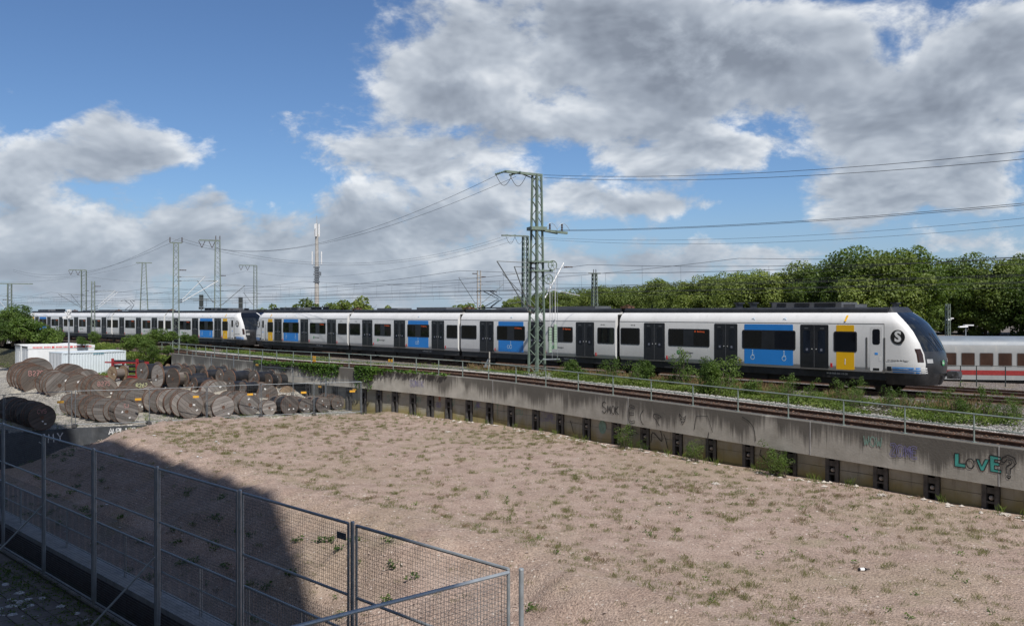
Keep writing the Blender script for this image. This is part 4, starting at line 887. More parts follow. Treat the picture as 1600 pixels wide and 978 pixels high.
# ------------------------------------------------------------------ cable drums
DR = {}
def drum_parts(D, Wd, wood, cable):
    key = (round(D, 1), round(Wd, 1), wood, cable)
    if key in DR: return DR[key]
    r = .5; w = Wd/D/2; th = .045
    def fl(sg):
        m = MB(); z0, z1 = (w-th, w) if sg > 0 else (-w, -w+th); m.lathe([(0, z0), (r*.985, z0), (r*.985, z1), (.03, z1), (.03, z1-.02), (0, z1-.02)], 40); return m.mesh('flange', wood, 30)
    def rim(sg):
        m = MB(); z0, z1 = (w-th-.004, w+.003) if sg > 0 else (-w-.003, -w+th+.004); n = 40; vs = []; 
        prof = [(r*.972, z0), (r, z0), (r, z1), (r*.972, z1)]
        for q, h in prof:
            for k in range(n): a = 2*PI*k/n; vs.append((q*math.cos(a), q*math.sin(a), h))
        m.add(vs, [(i*n+k, i*n+(k+1)%n, ((i+1)%4)*n+(k+1)%n, ((i+1)%4)*n+k) for i in range(4) for k in range(n)]); return m.mesh('rim_band', 'rust', 30)
    cr = .40 if cable else .29
    core = MB(); prof = []
    if cable:
        k = 14
        for i in range(k): z = -w+th+(2*w-2*th)*i/k; dz = (2*w-2*th)/k; prof += [(cr-.008, z), (cr, z+dz*.5)]
        prof = [(cr-.01, -w+th)]+prof+[(cr-.01, w-th)]
    else: prof = [(cr, -w+th), (cr, w-th)]
    core.lathe(prof, 28)
    hub = MB(); hub.lathe([(.035, w), (.075, w), (.075, w+.008), (.035, w+.008)], 12)
    for k in range(6): a = 2*PI*k/6+.3; hub.lathe([(0, w), (.014, w), (.014, w+.012), (0, w+.012)], 6, c=(.21*math.cos(a), .21*math.sin(a), 0))
    for k in range(6): a = 2*PI*k/6; hub.lathe([(0, w), (.010, w), (.010, w+.01), (0, w+.01)], 6, c=(.12*math.cos(a), .12*math.sin(a), 0))
    res = dict(f=(fl(1), fl(-1)), r=(rim(1), rim(-1)), core=core.mesh('cable_winding' if cable else 'barrel', 'cable_black' if cable else 'drum_brown', 30), hub=hub.mesh('hub_bolts', 'rust'), w=w)
    DR[key] = res; return res
CHALK = {}
def drum(P, D, Wd, beta, wood, cable, label, code=None, codemat='chalk_pink', paper=None, roll=None, codeh=.16, codey=.16):
    """P: foot point under the middle of the front face; beta: direction the front face looks, degrees from the camera axis to the right"""
    k = drum_parts(D, Wd, wood, cable); ax = V(math.sin(R(beta)), -math.cos(R(beta)), 0)
    t = thing('cable_drum', label, 'cable drum', (P.x-ax.x*Wd/2, P.y-ax.y*Wd/2, P.z), group='cable drums in the gravel yard')
    yv = V(0, 0, 1); xv = yv.cross(ax); rot = Matrix((xv, yv, ax)).transposed()
    rl = rnd.uniform(-.9, .9) if roll is None else roll
    m4 = Matrix.Translation((0, 0, D/2)) @ rot.to_4x4() @ Matrix.Rotation(rl, 4, 'Z') @ Matrix.Scale(D, 4)
    m5 = Matrix.Translation((0, 0, D/2)) @ rot.to_4x4() @ Matrix.Scale(D, 4)
    for me, nm in ((k['f'][0], 'flange'), (k['f'][1], 'flange'), (k['core'], k['core'].name.split('.')[0])):
        o = put(nm, me, t); o.matrix_local = m4
        if nm == 'flange':
            fo = 'rim_band'; q = put(fo, k['r'][0 if me is k['f'][0] else 1], o)
    o = put('hub_bolts', k['hub'], t); o.matrix_local = m4
    if code:
        st, w = strokes(code, codeh, .22); m = MB()
        for s in st: ribbon(m, round_pts(s, 2), .022, lambda a, b, th: (a-w/2+rnd.uniform(-.002, .002), b+codey, k['w']+.007))
        o = part('painted_code', m, codemat, t); o.matrix_local = m5
    for (a, b, s, ang) in (paper or []):
        m = MB(); c, q = math.cos(ang), math.sin(ang); m.add([(a+s*(x*c-y*q), b+s*(x*q+y*c), k['w']+.006) for x, y in ((-.5,-.35),(.5,-.35),(.5,.35),(-.5,.35))], [(0,1,2,3)]); o = part('paper_label', m, 'paper', t); o.matrix_local = m5
    return t
YZ = -2.3
def drum_at(cx, cy, dpx):                          # face centre and face height in the photograph -> foot point and diameter
    r = dpx/(cy-489.); D = (EYE-YZ)*r/(1+r/2); Z = (EYE-YZ-D/2)*F/(cy-489.); return V((cx-800)/F*Z, Z, YZ), D
def drum_back(cx, cy, dp):                         # the same on the banked up ground at the back
    Z = 45.
    while Z < 90:
        X = (cx-800)/F*Z; yb = cy+dp/2; zg = EYE-(yb-489)*Z/F
        if zg <= float(yard_z([X], [Z])[0]): break
        Z += .1
    X = (cx-800)/F*Z; return V(X, Z, float(yard_z([X], [Z])[0])), dp*Z/F
def row(cx, cy, dpx, n, step, name, beta=46, wood='drum_grey', var=.08, code=None, cable=False, width=.95, codemat='chalk_pink', first=None, codes=None):
    P, D = drum_at(cx, cy, dpx); ax = V(math.sin(R(beta)), -math.cos(R(beta)), 0)
    for i in range(n):
        d = D*(1+(rnd.uniform(-var, var) if i else 0)); pos = P-ax*(sum((step[j] if isinstance(step, list) else step) for j in range(i)))+V(ax.y, -ax.x, 0)*(rnd.uniform(-.06, .06) if i else 0)
        lab = first if (i == 0 and first) else (f'cable drum {ordi(i+1)} from front in {name}' if n > 1 else f'weathered cable drum {name}')
        pap = [(rnd.uniform(-.25, .25), rnd.uniform(-.3, .32), rnd.uniform(.06, .11), rnd.uniform(-.8, .8))] if rnd.random() < .75 else []
        if i == 0: pap.append((rnd.uniform(.1, .3), rnd.uniform(-.3, -.1), .075, rnd.uniform(-.5, .8)))
        wd = wood if i == 0 else rnd.choice(['drum_grey', 'drum_grey', 'drum_brown', wood])
        drum(pos, d, width*rnd.uniform(.9, 1.1) if i else width, beta+rnd.uniform(-5, 5)*(i > 0), wd, cable, lab, code if i == 0 else None, codemat, pap)
row(66, 652, 40, 6, 1.05, 'the shaded row at the left edge', 44, 'drum_brown', code='CV5', first='dark cable drum with pink chalk marks ending the shaded row at left')
row(198, 643, 38, 2, 1.6, 'the low front row with white diamond labels', 44, code='SJ', first='dark cable drum with white diamond label behind the leftmost yellow fence plates')
row(164, 640, 38, 5, 1.02, 'the low row left of the white diamond drum', 46)
row(298, 633, 42, 6, 1.0, 'the front row beside the third fence post', 44, 'drum_pale', first='big pale grey drum face right behind the third fence post from left')
row(349, 636, 37, 3, 1.05, 'the row with papers at the fourth fence post', 42, 'drum_pale', first='pale grey drum with a paper at its foot right of the third fence post')
row(342, 615, 42, 3, 1.1, 'the tall row behind the fourth fence post', 44, 'drum_pale', first='tall pale drum with a paper near its top, behind the front drums')
row(390, 632, 35, 3, 1.05, 'the row just left of the fourth fence post', 42, 'drum_grey', first='grey brown drum face crossed by a shadow line, left of the fourth fence post')
row(418, 618, 36, 3, 1.0, 'the row rising behind the fourth fence post', 42, 'drum_grey', first='grey drum with a small drum in front, right of the fourth fence post')
row(421, 637, 24, 1, 1, 'small and streaky, low beside the fourth fence post', 40, 'drum_pale', width=.6)
row(453, 633, 31, 2, .95, 'the row in front of the fresh wooden drum', 42, 'drum_grey', cable=True, first='grey drum with black cable, in front of the fresh wooden drum')
row(449, 617, 29, 1, 1, 'of fresh pale yellow wood behind the front row', 42, 'drum_new')
row(478, 634, 24, 2, .9, 'the small row left of the fifth fence post', 42, 'drum_grey', cable=True, width=.8)
row(505, 632, 25, 2, .9, 'the small row right of the fifth fence post', 42, 'drum_grey', cable=True, width=.8)
row(528, 629, 23, 2, .85, 'the small row at the right end of the yard', 42, 'drum_brown', first='small brown drum with red marks at the right end of the front row', width=.8)
row(506, 617, 21, 2, .9, 'the back row above the small drums at right', 42, 'drum_brown', width=.8)
row(483, 614, 21, 2, .9, 'the back row left of the small drums', 42, 'drum_brown', width=.8)
row(163, 609, 41, 3, 1.15, 'the row behind the drum marked B275', 42, 'drum_brown', code='B275', first='brown cable drum marked B275 in pink chalk')
row(57, 594, 46, 4, 1.15, 'the row behind the drum marked B270', 40, 'drum_brown', code='B270', first='big brown cable drum marked B270 in pink chalk')
row(93, 602, 41, 2, 1.2, 'the row right of the drum marked B270', 42, 'drum_grey')
row(122, 603, 38, 2, 1.15, 'the row left of the drum marked B275', 42, 'drum_brown')
row(59, 581, 44, 2, 1.15, 'the tallest row before the white cabin', 38, 'drum_grey', first='tall drum with a white label in front of the white cabin')
row(113, 590, 42, 2, 1.1, 'the row in front of the corrugated container', 40, 'drum_grey')
row(138, 596, 38, 2, 1.1, 'the row under the container corner', 40, 'drum_grey')
row(222, 611, 38, 2, 1.1, 'the row behind the drum marked R262', 42, 'drum_brown', code='R262', codemat='chalk_yellow', first='brown cable drum marked R262 in yellow chalk')
row(214, 626, 38, 2, 1.1, 'the row in front of the drum marked R262', 44, 'drum_grey')
row(252, 627, 38, 2, 1.1, 'the row between the second and third fence posts', 44, 'drum_grey')
# drums full of black cable at the back, turned the other way
for (cx, cy, dp, w_, wd, lab, code) in (
    (246, 588, 38, 1.5, 'drum_pale', 'big pale drum full of black cable right of the red frame', None),
    (270, 592, 34, 1.0, 'drum_brown', 'dark brown drum standing on end before the pale cable drum', None),
    (289, 594, 24, 1.4, 'drum_brown', 'brown drum of black cable with yellow chalk marks', '828'),
    (222, 581, 30, 1.3, 'drum_grey', 'drum of black cable right behind the red frame', None),
    (358, 592, 29, 1.5, 'drum_grey', 'grey drum of black cable left of the ivy on the wall', None),
    (396, 592, 27, 1.4, 'drum_grey', 'grey drum of black cable with white tags, right of its twin', None),
    (418, 595, 22, 1.3, 'drum_brown', 'brown drum of black cable near the ivy', None),
    (432, 595, 22, 1.2, 'drum_brown', 'rightmost drum of black cable in the back row', None),
    (318, 587, 22, 1.2, 'drum_brown', 'dark drum of black cable in the middle of the back row', None),
    (331, 583, 24, 1.0, 'drum_grey', 'grey drum behind the dark one in the back row', None),
    (343, 588, 23, 1.1, 'drum_grey', 'drum with white tags left of the grey cable drum', None),
    (285, 579, 18, 1.0, 'drum_grey', 'small grey drum far back near the wall start', None),
    (299, 580, 19, 1.0, 'drum_brown', 'small brown drum far back beside the grey one', None),
    (310, 578, 19, 1.0, 'drum_grey', 'small drum with orange rim far back', None),
    (322, 576, 18, 1.0, 'drum_brown', 'small drum far back under the wall railing', None),
    (272, 578, 20, .9, 'drum_pale', 'pale small drum far back beside the yellow drum', None),
    (262, 576, 16, .9, 'drum_new', 'small yellow drum far back below the bank', None),
    (175, 584, 24, .9, 'drum_new', 'tan drum standing left of the red frame', None),
    (360, 606, 20, 1.1, 'drum_brown', 'dark brown drum in the gap below the grey cable drums', None),
    (378, 608, 19, 1.1, 'drum_grey', 'low drum with a white tag between the two rows', None),
    (303, 600, 20, 1.2, 'drum_brown', 'low drum of black cable under the yellow marked one', None)):
    P, D = drum_back(cx, cy, dp); drum(P, D, w_, -38+rnd.uniform(-6, 6), wd, 'wood' not in lab and cx != 270 and 'tan' not in lab, lab, code, 'chalk_yellow', [(rnd.uniform(-.3, .3), rnd.uniform(-.35, .3), .10, rnd.uniform(-1, 1))])
# ------------------------------------------------------------------ white cabins, container, red frame
def cabin():
    Z = 88.0; a = pp(44, 603, Z); a.z = -2.4; u = V(math.cos(R(41)), math.sin(R(41)), 0); L = 6.2; H = EYE+2.4-(541-489)*Z/F
    t = thing('site_cabin', 'long white site cabin with red lettering band behind the drums', 'cabin', a, math.atan2(u.y, u.x))
    Dp = 2.5
    m = MB(); m.box(0, L, 0, Dp, 0, H-.28); part('wall', m, 'cabin_white', t)
    m = MB(); m.box(-.04, L+.04, -.04, Dp+.04, H-.28, H); part('roof_edge', m, 'cabin_white', t)
    m = MB(); m.box(-.012, 0, .1, Dp-.1, .1, H-.4); part('end_panel', m, 'cabin_end', t)
    m = MB(); m.box(-.03, .02, 1.05, 1.12, .1, H-.3); m.box(-.025, -.012, .25, .8, .15, H-.55); part('door', m, 'cabin_end', t)
    m = MB(); x = .4
    for wd in (.9, .6, .25, .6, .5, .25, .7, .25, .4, .5):
        if x+wd > L-.3: break
        if wd == .25: m.box(x, x+.25, -.048, -.041, H-.24, H-.05)
        else:
            k = x
            while k < x+wd: m.box(k, k+.09, -.048, -.041, H-.22, H-.07); k += .13
        x += wd+.12
    part('lettering_band', m, 'text_red', t)
    m = MB(); m.box(.1, Dp-.1, 0, .006, H-.22, H-.06); m.v = [(-.046, y_, z_) for y_, x_, z_ in m.v]; part('end_lettering', m, 'seam', t)
    # second cabin end beside it
    c = a+V(-u.y, u.x, 0)*2.75; t2 = thing('site_cabin', 'second white cabin end at the far left of the yard', 'cabin', c, math.atan2(u.y, u.x))
    m = MB(); m.box(-.1, L-1, 0, 2.4, 0, H-.02); part('wall', m, 'cabin_end', t2); m = MB(); m.box(-.15, L-.95, -.05, 2.45, H-.02, H+.1); part('roof_edge', m, 'cabin_white', t2)
    m = MB(); m.box(-.125, -.1, .4, 1.3, .2, 2.2); part('door', m, 'cabin_white', t2)
    m = MB(); m.box(-.156, -.15, .2, 2.2, H-.12+.02, H+.04); part('end_lettering', m, 'seam', t2)
cabin()
def container():
    Z = 80.0; a = pp(97, 603, Z); a.z = -2.47; u = V(math.cos(R(53)), math.sin(R(53)), 0); L = 6.06; H = 2.59; Dp = 2.44
    t = thing('shipping_container', 'pale corrugated shipping container in front of the white cabin', 'container', a, math.atan2(u.y, u.x))
    m = MB(); m.box(.02, L-.02, .05, Dp, .12, H-.06); part('body', m, 'container_white', t)
    n = int(L/.275); step = (L-.3)/n; me = MB(); me.add([(0,0,.15),(.09,0,.15),(.13,.035,.15),(-.04,.035,.15),(0,0,H-.12),(.09,0,H-.12),(.13,.035,H-.12),(-.04,.035,H-.12)], [(0,1,5,4),(1,2,6,5),(3,0,4,7),(4,5,6,7),(3,2,1,0)]); me = me.mesh('corrugation', 'container_white')
    for k in range(n): put('corrugation', me, t, (.2+k*step, .016, 0))
    m = MB(); m.box(-.02, L+.02, -.015, .05, H-.12, H); m.box(-.02, L+.02, -.01, .05, 0, .15); m.box(-.02, .12, -.012, .05, 0, H); m.box(L-.12, L+.02, -.012, .05, 0, H); m.box(-.02, L+.02, .05, Dp+.02, H-.06, H+.02); part('frame', m, 'container_white', t)
    m = MB()
    for y in (.25, .85, 1.5, 2.1): m.tube([(-.06, y, .1), (-.06, y, H-.1)], .025, 6)
    m.box(-.05, -.02, .1, Dp-.1, .9, 1.0); part('lock_bars', m, 'galv', t)
    m = MB(); m.box(-.03, -.005, .05, 1.17, .12, H-.1); part('door', m, 'cabin_end', t); m = MB(); m.box(-.03, -.005, 1.2, Dp-.05, .12, H-.1); part('door', m, 'cabin_end', t)
    m = MB()
    for k in range(6): m.box(2.9+k*.17, 3.02+k*.17, -.022, -.0155, H-.24, H-.15)
    part('lettering', m, 'container_text', t)
container()
def red_frame():
    Z = 66.0; a = pp(184, 594, Z); b = pp(222, 594, Z-.8); a.z = b.z = max(float(yard_z([a.x], [a.y])[0]), -1.75); u = (b-a).normalized(); L = (b-a).length
    t = thing('drum_frame', 'red steel cable laying frame standing before the container', 'frame', a, math.atan2(u.y, u.x)); H = 1.3
    for x in (0, L):
        for y in (-.5, .55):
            m = MB(); m.box(x-.07, x+.07, y-.07, y+.07, 0, H+(.25 if y < 0 else 0)); part('upright', m, 'red_frame', t)
    m = MB(); m.box(-.7, L+.07, -.56, -.46, H-.1, H); m.box(-.7, L, .5, .6, H-.12, H); part('top_beam', m, 'red_frame', t)
    m = MB(); m.box(-.9, L+.9, -.58, -.44, .12, .26); m.box(-.9, L+.9, .48, .62, .12, .26); part('base_beam', m, 'red_frame', t)
    for x in (0, L): m = MB(); m.box(x-.06, x+.06, -.5, .55, .3, .42); m.box(x-.06, x+.06, -.5, .55, H-.2, H-.08); part('cross_beam', m, 'red_frame', t)
    m = MB()
    for k, z in enumerate((.55, .95, 1.3)): m.tube([(-.4, .0, z), (L+.1, .05, z+.03)], .10, 8)
    part('cable_bundle', m, 'cable_black', t)
    m = MB(); m.box(.8, .95, -.2, -.1, .3, 1.1); m.box(1.05, 1.15, -.2, -.1, .3, 1.0); part('timber', m, 'drum_pale', t)
red_frame()
# the low black wall under the yard edge
bw0 = V(YE[3].x, YE[3].y, -4.0); bwall = thing('low_wall', 'low black concrete wall with white graffiti below the drum yard', 'wall', bw0)
for a, b in zip(YE[0:6], YE[1:7]):
    d = (b-a).normalized(); nrm = V(d.y, -d.x, 0)    # towards the camera
    m = MB(); p = [a+d*.004+nrm*.12, b-d*.004+nrm*.12, b-d*.004-nrm*.18, a+d*.004-nrm*.18]
    zt = -2.34
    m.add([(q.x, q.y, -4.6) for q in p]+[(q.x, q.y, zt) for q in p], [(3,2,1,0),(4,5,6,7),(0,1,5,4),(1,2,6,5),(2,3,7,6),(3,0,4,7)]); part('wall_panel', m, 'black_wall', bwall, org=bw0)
def wallword(i, t0, wd, h, zo, gap=.3):
    a, b = YE[i], YE[i+1]; d = (b-a).normalized(); nrm = V(d.y, -d.x, 0); st, w = strokes(wd, h, gap); m = MB()
    for s in st: ribbon(m, s, .055, lambda u, v, th: tuple(a+d*(t0+u)+nrm*.13+V(0, 0, zo+v)))
    part('graffiti', m, 'chalk_white', bwall, org=bw0)
wallword(3, 1.5, 'JMY', .46, -2.98, .5); wallword(2, .9, 'XYXT', .32, -2.85, .3); wallword(4, 1.7, 'AMBLIOR', .32, -2.74, .04)
# ------------------------------------------------------------------ site fence round the yard
def wire_panel(L, H, px, pz, r, n=3, x0=0., z0=0.):
    m = MB(); k = 0
    x = px
    while x < L: m.tube([(x, 0, z0), (x, 0, z0+H)], r, n, cap=False); x += px
    z = pz
    while z < H: m.tube([(0, 0, z0+z), (L, 0, z0+z)], r, n, cap=False); z += pz
    return m
FEET = MB(); FEET.add([(-.36,-.12,0),(.36,-.12,0),(.36,.12,0),(-.36,.12,0),(-.3,-.09,.13),(.3,-.09,.13),(.3,.09,.13),(-.3,.09,.13)], [(3,2,1,0),(4,5,6,7),(0,1,5,4),(1,2,6,5),(2,3,7,6),(3,0,4,7)]); FEET = FEET.mesh('base_block', 'rubber')
WPC = {}
def site_panel(a, b, label, plate=None):
    d = b-a; L = d.length; t = thing('site_fence_panel', label, 'fence panel', a, math.atan2(d.y, d.x), 'mesh fence panels round the drum yard'); H = 1.95
    for x in (.03, L-.03): m = MB(); m.tube([(x, 0, .05), (x, 0, H+.02)], .021, 8); part('post', m, 'galv_dark', t, True)
    for z in (.17, H): m = MB(); m.tube([(.03, 0, z), (L-.03, 0, z)], .016, 8); part('frame_rail', m, 'galv_dark', t, True)
    key = round(L, 1)
    if key not in WPC: WPC[key] = wire_panel(L-.05, H-.2, .12, .26, .0022, 3, 0, .18).mesh('wire_mesh', 'galv_dark')
    o = put('wire_mesh', WPC[key], t); o['kind'] = 'stuff'
    if plate is not None:
        m = MB(); m.box(plate, plate+.32, -.035, -.024, H-.60, H-.48); part('name_plate', m, 'plate_yellow', t)
def foot(p, ang, label): o = put('base_block', FEET, None, p, ang); tag(o, label, 'fence base', 'rubber blocks under the site fence')
FP = [V(p.x, p.y, YZ-.06) for p in YE[1:]]
names = ['leftmost of the yard fence panels, cut by the picture edge', 'yard fence panel before the shaded drum row', 'yard fence panel with a yellow plate at the left end of the front drums', 'yard fence panel before the white diamond drum', 'yard fence panel with a yellow plate beside the third post', 'yard fence panel before the pale big drum', 'yard fence panel before the small streaky drum', 'rightmost front yard fence panel reaching the wall']
back = [V(0, 0, 0)]
for i, (a, b) in enumerate(zip(FP[:-1], FP[1:])):
    off = V(-(b-a).y, (b-a).x, 0).normalized()*.28
    a2, b2 = a+off, b+off; site_panel(a2, b2, names[i], None if i < 2 else ((b2-a2).length-.75))
    if i: foot(V(a2.x, a2.y, YZ+.0), math.atan2(-off.x, off.y)+PI/2, f'{ordi(i)} rubber base block from the left along the yard fence')
p0 = FP[-1]+V(-.15, .25, 0)
bk = [p0, p0+V(-2.6, 2.3, 0), p0+V(-5.2, 4.6, 0), p0+V(-7.9, 6.9, 0), p0+V(-10.6, 9.4, 0), p0+V(-13.2, 12.4, 0), p0+V(-15.7, 15.4, 0)]
for i, (a, b) in enumerate(zip(bk[:-1], bk[1:])): a.z, b.z = (float(yard_z([q.x], [q.y])[0])-.03 for q in (a, b)); site_panel(a, b, f'{ordi(i+1)} fence panel from the right along the foot of the wall', .5 if i in (0, 1, 3) else None); foot(V(b.x, b.y, b.z), 0.6, f'rubber base block under the {ordi(i+1)} wall side fence panel')
# ------------------------------------------------------------------ masts and overhead lines
def lattice(t, H, wb, wt, mat, n, leg=.07, brace=.035, single=False, twist=0.):
    tw = Matrix.Rotation(twist, 3, 'Z')
    for sx in (-1, 1):
        for sy in (-1, 1):
            m = MB(); a = V(sx*wb/2, sy*wb/2, 0); b = V(sx*wt/2, sy*wt/2, H); m.bar(tw @ a, tw @ b, leg, leg, up=tuple(tw @ V(0, 1, 0))); part('mast_leg', m, mat, t)
    zs = [H*(1-((1-k/n))**1.0) for k in range(n+1)]; allm = MB()
    for k in range(n):
        w0 = wb+(wt-wb)*zs[k]/H; w1 = wb+(wt-wb)*zs[k+1]/H
        for f in range(4):
            c = [V(-1,-1,0), V(1,-1,0), V(1,1,0), V(-1,1,0)]; p, q = c[f], c[(f+1)%4]
            for a_, b_ in (((p*(w0/2)).to_3d()+V(0,0,zs[k]), q*(w1/2)+V(0,0,zs[k+1])), (q*(w0/2)+V(0,0,zs[k]), p*(w1/2)+V(0,0,zs[k+1]))):
                if twist and (k+f) % 2 == (a_.x*1e3 > b_.x*1e3 or (abs(a_.x-b_.x) < wb*.3 and a_.y > b_.y)): continue
                a_, b_ = tw @ Vector(a_), tw @ Vector(b_)
                if single: m = MB(); m.bar(a_, b_, brace, .012); part('brace', m, mat, t)
                else: allm.bar(a_, b_, brace, .012)
    if not single: part('lattice_bracing', allm, mat, t)
def insul(m, a, b, r=.05, n=5, mi=0):
    a = Vector(a); b = Vector(b); pts = []; rs = []
    for k in range(n*2+1): pts.append(a.lerp(b, k/(n*2))); rs.append(r if k % 2 else r*.45)
    m.tube(pts, rs, 7, mi)
def cantilever(t, z, reach, rise, sgn=1, mat='grey_tube', top=True, ang=0.):
    """bracket tubes at height z reaching out along local x"""
    c, s = math.cos(ang), math.sin(ang); q = lambda x, zz: (sgn*x*c, sgn*x*s, zz)
    m = MB(); m.tube([q(.55, z), q(reach, z+rise)], .035, 7); part('bracket_tube', m, mat, t, True)
    m = MB(); insul(m, q(.15, z-.12), q(.6, z+.02)); part('insulator', m, 'insulator', t)
    if top:
        m = MB(); m.tube([q(.5, z+rise*.98), q(reach, z+rise)], .022, 6); part('stay_tube', m, 'grey_tube', t, True); m = MB(); insul(m, q(.1, z+rise*.96), q(.5, z+rise*.98), .045); part('insulator', m, 'insulator', t)
    m = MB(); m.tube([q(.9, z+.25), q(reach+.4, z+.12)], .018, 5); part('registration_arm', m, 'grey_tube', t, True)
# ---- the big mast in front of the train
M1 = thing('lattice_mast', 'tall green lattice catenary mast standing in front of the train', 'catenary mast', (1.5, 53.3, .05), R(20), 'lattice catenary masts')
lattice(M1, 12.0, .70, .38, 'mast_green', 24, .105, .05, True, R(28))
m = MB(); m.box(-.75, .75, -.75, .75, -.6, .05); part('foundation', m, 'kerb_concrete', M1)
m = MB(); m.bar((-2.05, 0, 12.1), (.35, 0, 12.0), .16, .14); m.bar((-1.0, .1, 12.05), (.1, .1, 11.7), .06); part('cross_arm', m, 'mast_green', M1)
for x in (-2.0, -1.1): m = MB(); insul(m, (x, -.2, 12.1), (x-.55, .35, 11.95), .075, 6); part('insulator', m, 'insulator_green', M1)
for x in (-2.3, -1.4): m = MB(); m.tube([(x-.2+.9*k/8, .3*(1-k/8), 11.9-.62*math.sin(PI*k/8)) for k in range(9)], .016, 5); part('jumper_loop', m, 'wire', M1)
m = MB(); m.bar((-.45, 0, 8.75), (2.0, 0, 8.55), .16, .14); m.bar((.2, .25, 8.7), (1.4, .1, 8.5), .07); m.box(-.5, .5, -.42, .42, 8.65, 8.85); part('cross_arm', m, 'mast_green', M1)
for x in (.85, 1.65): m = MB(); insul(m, (x, 0, 8.62), (x, 0, 9.1), .075, 5); part('insulator', m, 'insulator', M1)
for x in (.5, 1.3): m = MB(); m.tube([(x+.0+.9*k/8, .05, 8.72+.42*math.sin(PI*k/8)) for k in range(9)], .013, 5); part('jumper_loop', m, 'galv', M1)
for z in (6.75, 6.2): m = MB(); m.bar((-.55, 0, z), (1.05, 0, z+.02), .10, .12); m.box(-.5, .5, -.45, .45, z-.04, z+.04); part('cross_arm', m, 'mast_green', M1)
for (x, z) in ((.88, 6.55), (.62, 5.72)):
    m = MB(); W_ = part('tension_wheel', m.tube([(x+.28*math.cos(a), -.35, z+.28*math.sin(a)) for a in np.linspace(0, 2*PI, 20)], .03, 6), 'mast_green', M1)
    m = MB()
    for k in range(6): a = PI*k/3; m.bar((x, -.35, z), (x+.27*math.cos(a), -.35, z+.27*math.sin(a)), .025)
    m.lathe([(0, -.06), (.06, -.06), (.06, .06), (0, .06)], 8, 'y', c=(x, -.35, z)); part('wheel_spokes', m, 'mast_green', W_)
for (x, z0, z1, zt) in ((.68, 1.3, 2.75, 5.5), (1.02, 1.5, 2.95, 6.4)):
    m = MB(); k = z0
    while k < z1: m.lathe([(0, k), (.105, k), (.105, k+.13), (0, k+.13)], 12, c=(x, -.45, 0)); k += .15
    part('tension_weight', m, 'weight_green', M1, 30); m = MB(); m.tube([(x, -.45, z1), (x, -.42, zt)], .02, 6); part('weight_rod', m, 'alu_tube', M1); m = MB(); m.tube([(x+.14, -.45, .9), (x+.14, -.42, zt)], .012, 5); part('guide_wire', m, 'galv', M1)
m = MB(); m.box(.2, 1.3, -.5, -.44, .86, .92); part('guide_bracket', m, 'galv', M1)
cantilever(M1, 3.75, 2.55, 3.0, -1, 'grey_tube'); cantilever(M1, 4.1, 1.45, 2.35, -1, 'grey_tube')
m = MB(); m.tube([(.55, .1, 4.55), (1.9, .3, 6.75)], .04, 7); part('bracket_tube', m, 'alu_tube', M1, True); m = MB(); insul(m, (.3, 0, 4.15), (.58, .1, 4.6), .06); part('insulator', m, 'insulator', M1)
m = MB(); insul(m, (1.9, .3, 6.5), (2.5, .3, 6.5), .05); part('insulator', m, 'insulator', M1)
m = MB(); m.tube([(.5, .2, 5.2), (3.2, .8, 4.75)], .02, 5); part('registration_arm', m, 'alu_tube', M1)
def mast(px, Z, ztop, label, wb=.5, wt=.34, arms=(), base=-.3, rot=20, n=None, mat='mast_grey', leg=.06, brace=.05):
    leg *= 1.35; brace *= 1.5
    p = V((px-800)/F*Z, Z, base); t = thing('lattice_mast', label, 'catenary mast', p, R(rot), 'lattice catenary masts'); H = ztop-base
    lattice(t, H, wb, wt, mat, n or int(H/.55), leg, brace)
    m = MB(); m.box(-.4, .4, -.4, .4, -.5, .12); part('foundation', m, 'kerb_concrete', t)
    for k in arms: k(t, H)
    return t
def top_arm(x0, x1, vee=True, mat='mast_grey'):
    def f(t, H):
        m = MB(); m.bar((x0, 0, H), (x1, 0, H), .16, .14); part('cross_arm', m, mat, t)
        if vee:
            n = 2; xs = [x0+.3, x0+1.4] if abs(x0) > abs(x1) else [x1-.3, x1-1.4]
            for x in xs:
                for s in (-1, 1): m = MB(); insul(m, (x+s*.35, 0, H-.08), (x, 0, H-.85), .05, 6); part('insulator', m, 'insulator', t)
    return f
def spikes(*xs):
    def f(t, H):
        for x in xs: m = MB(); insul(m, (x, 0, H+.02), (x, 0, H+.55), .07, 5); part('insulator', m, 'insulator', t)
        m = MB(); m.bar((min(xs), 0, H), (max(xs), 0, H), .12, .1); part('cross_arm', m, 'mast_grey', t)
    return f
def canti(z, reach, rise, sgn, mat='grey_tube'): return lambda t, H: cantilever(t, z, reach, rise, sgn, mat)
def stub(z, x):
    def f(t, H): m = MB(); insul(m, (.2, 0, z), (x, 0, z), .06, 5); part('insulator', m, 'insulator', t)
    return f
def loops(t, H):
    for x in (-2.2, -1.2): m = MB(); m.tube([(x+1.0*k/8, 0, H-.1-.75*math.sin(PI*k/8)) for k in range(9)], .02, 5); part('jumper_loop', m, 'wire', t)
    for x in (-2.2, -1.3): m = MB(); insul(m, (x-.5, 0, H-.05), (x+.2, 0, H+.08), .08, 6); part('insulator', m, 'insulator_green', t)
mast(821, 94, 11.9, 'second lattice mast directly behind the tall green mast', .62, .5, [top_arm(-2.7, .3, False), loops, canti(6.2, 2.6, 2.0, -1)], mat='mast_green', leg=.08)
mast(340, 101, 12.0, 'tall lattice mast rising behind the rear train unit with two hanging insulators', .75, .5, [top_arm(-2.0, .3), spikes(-.2, .25), canti(5.3, 2.2, 2.4, -1), canti(5.0, 3.0, 2.2, 1), stub(8.3, .9)], leg=.08)
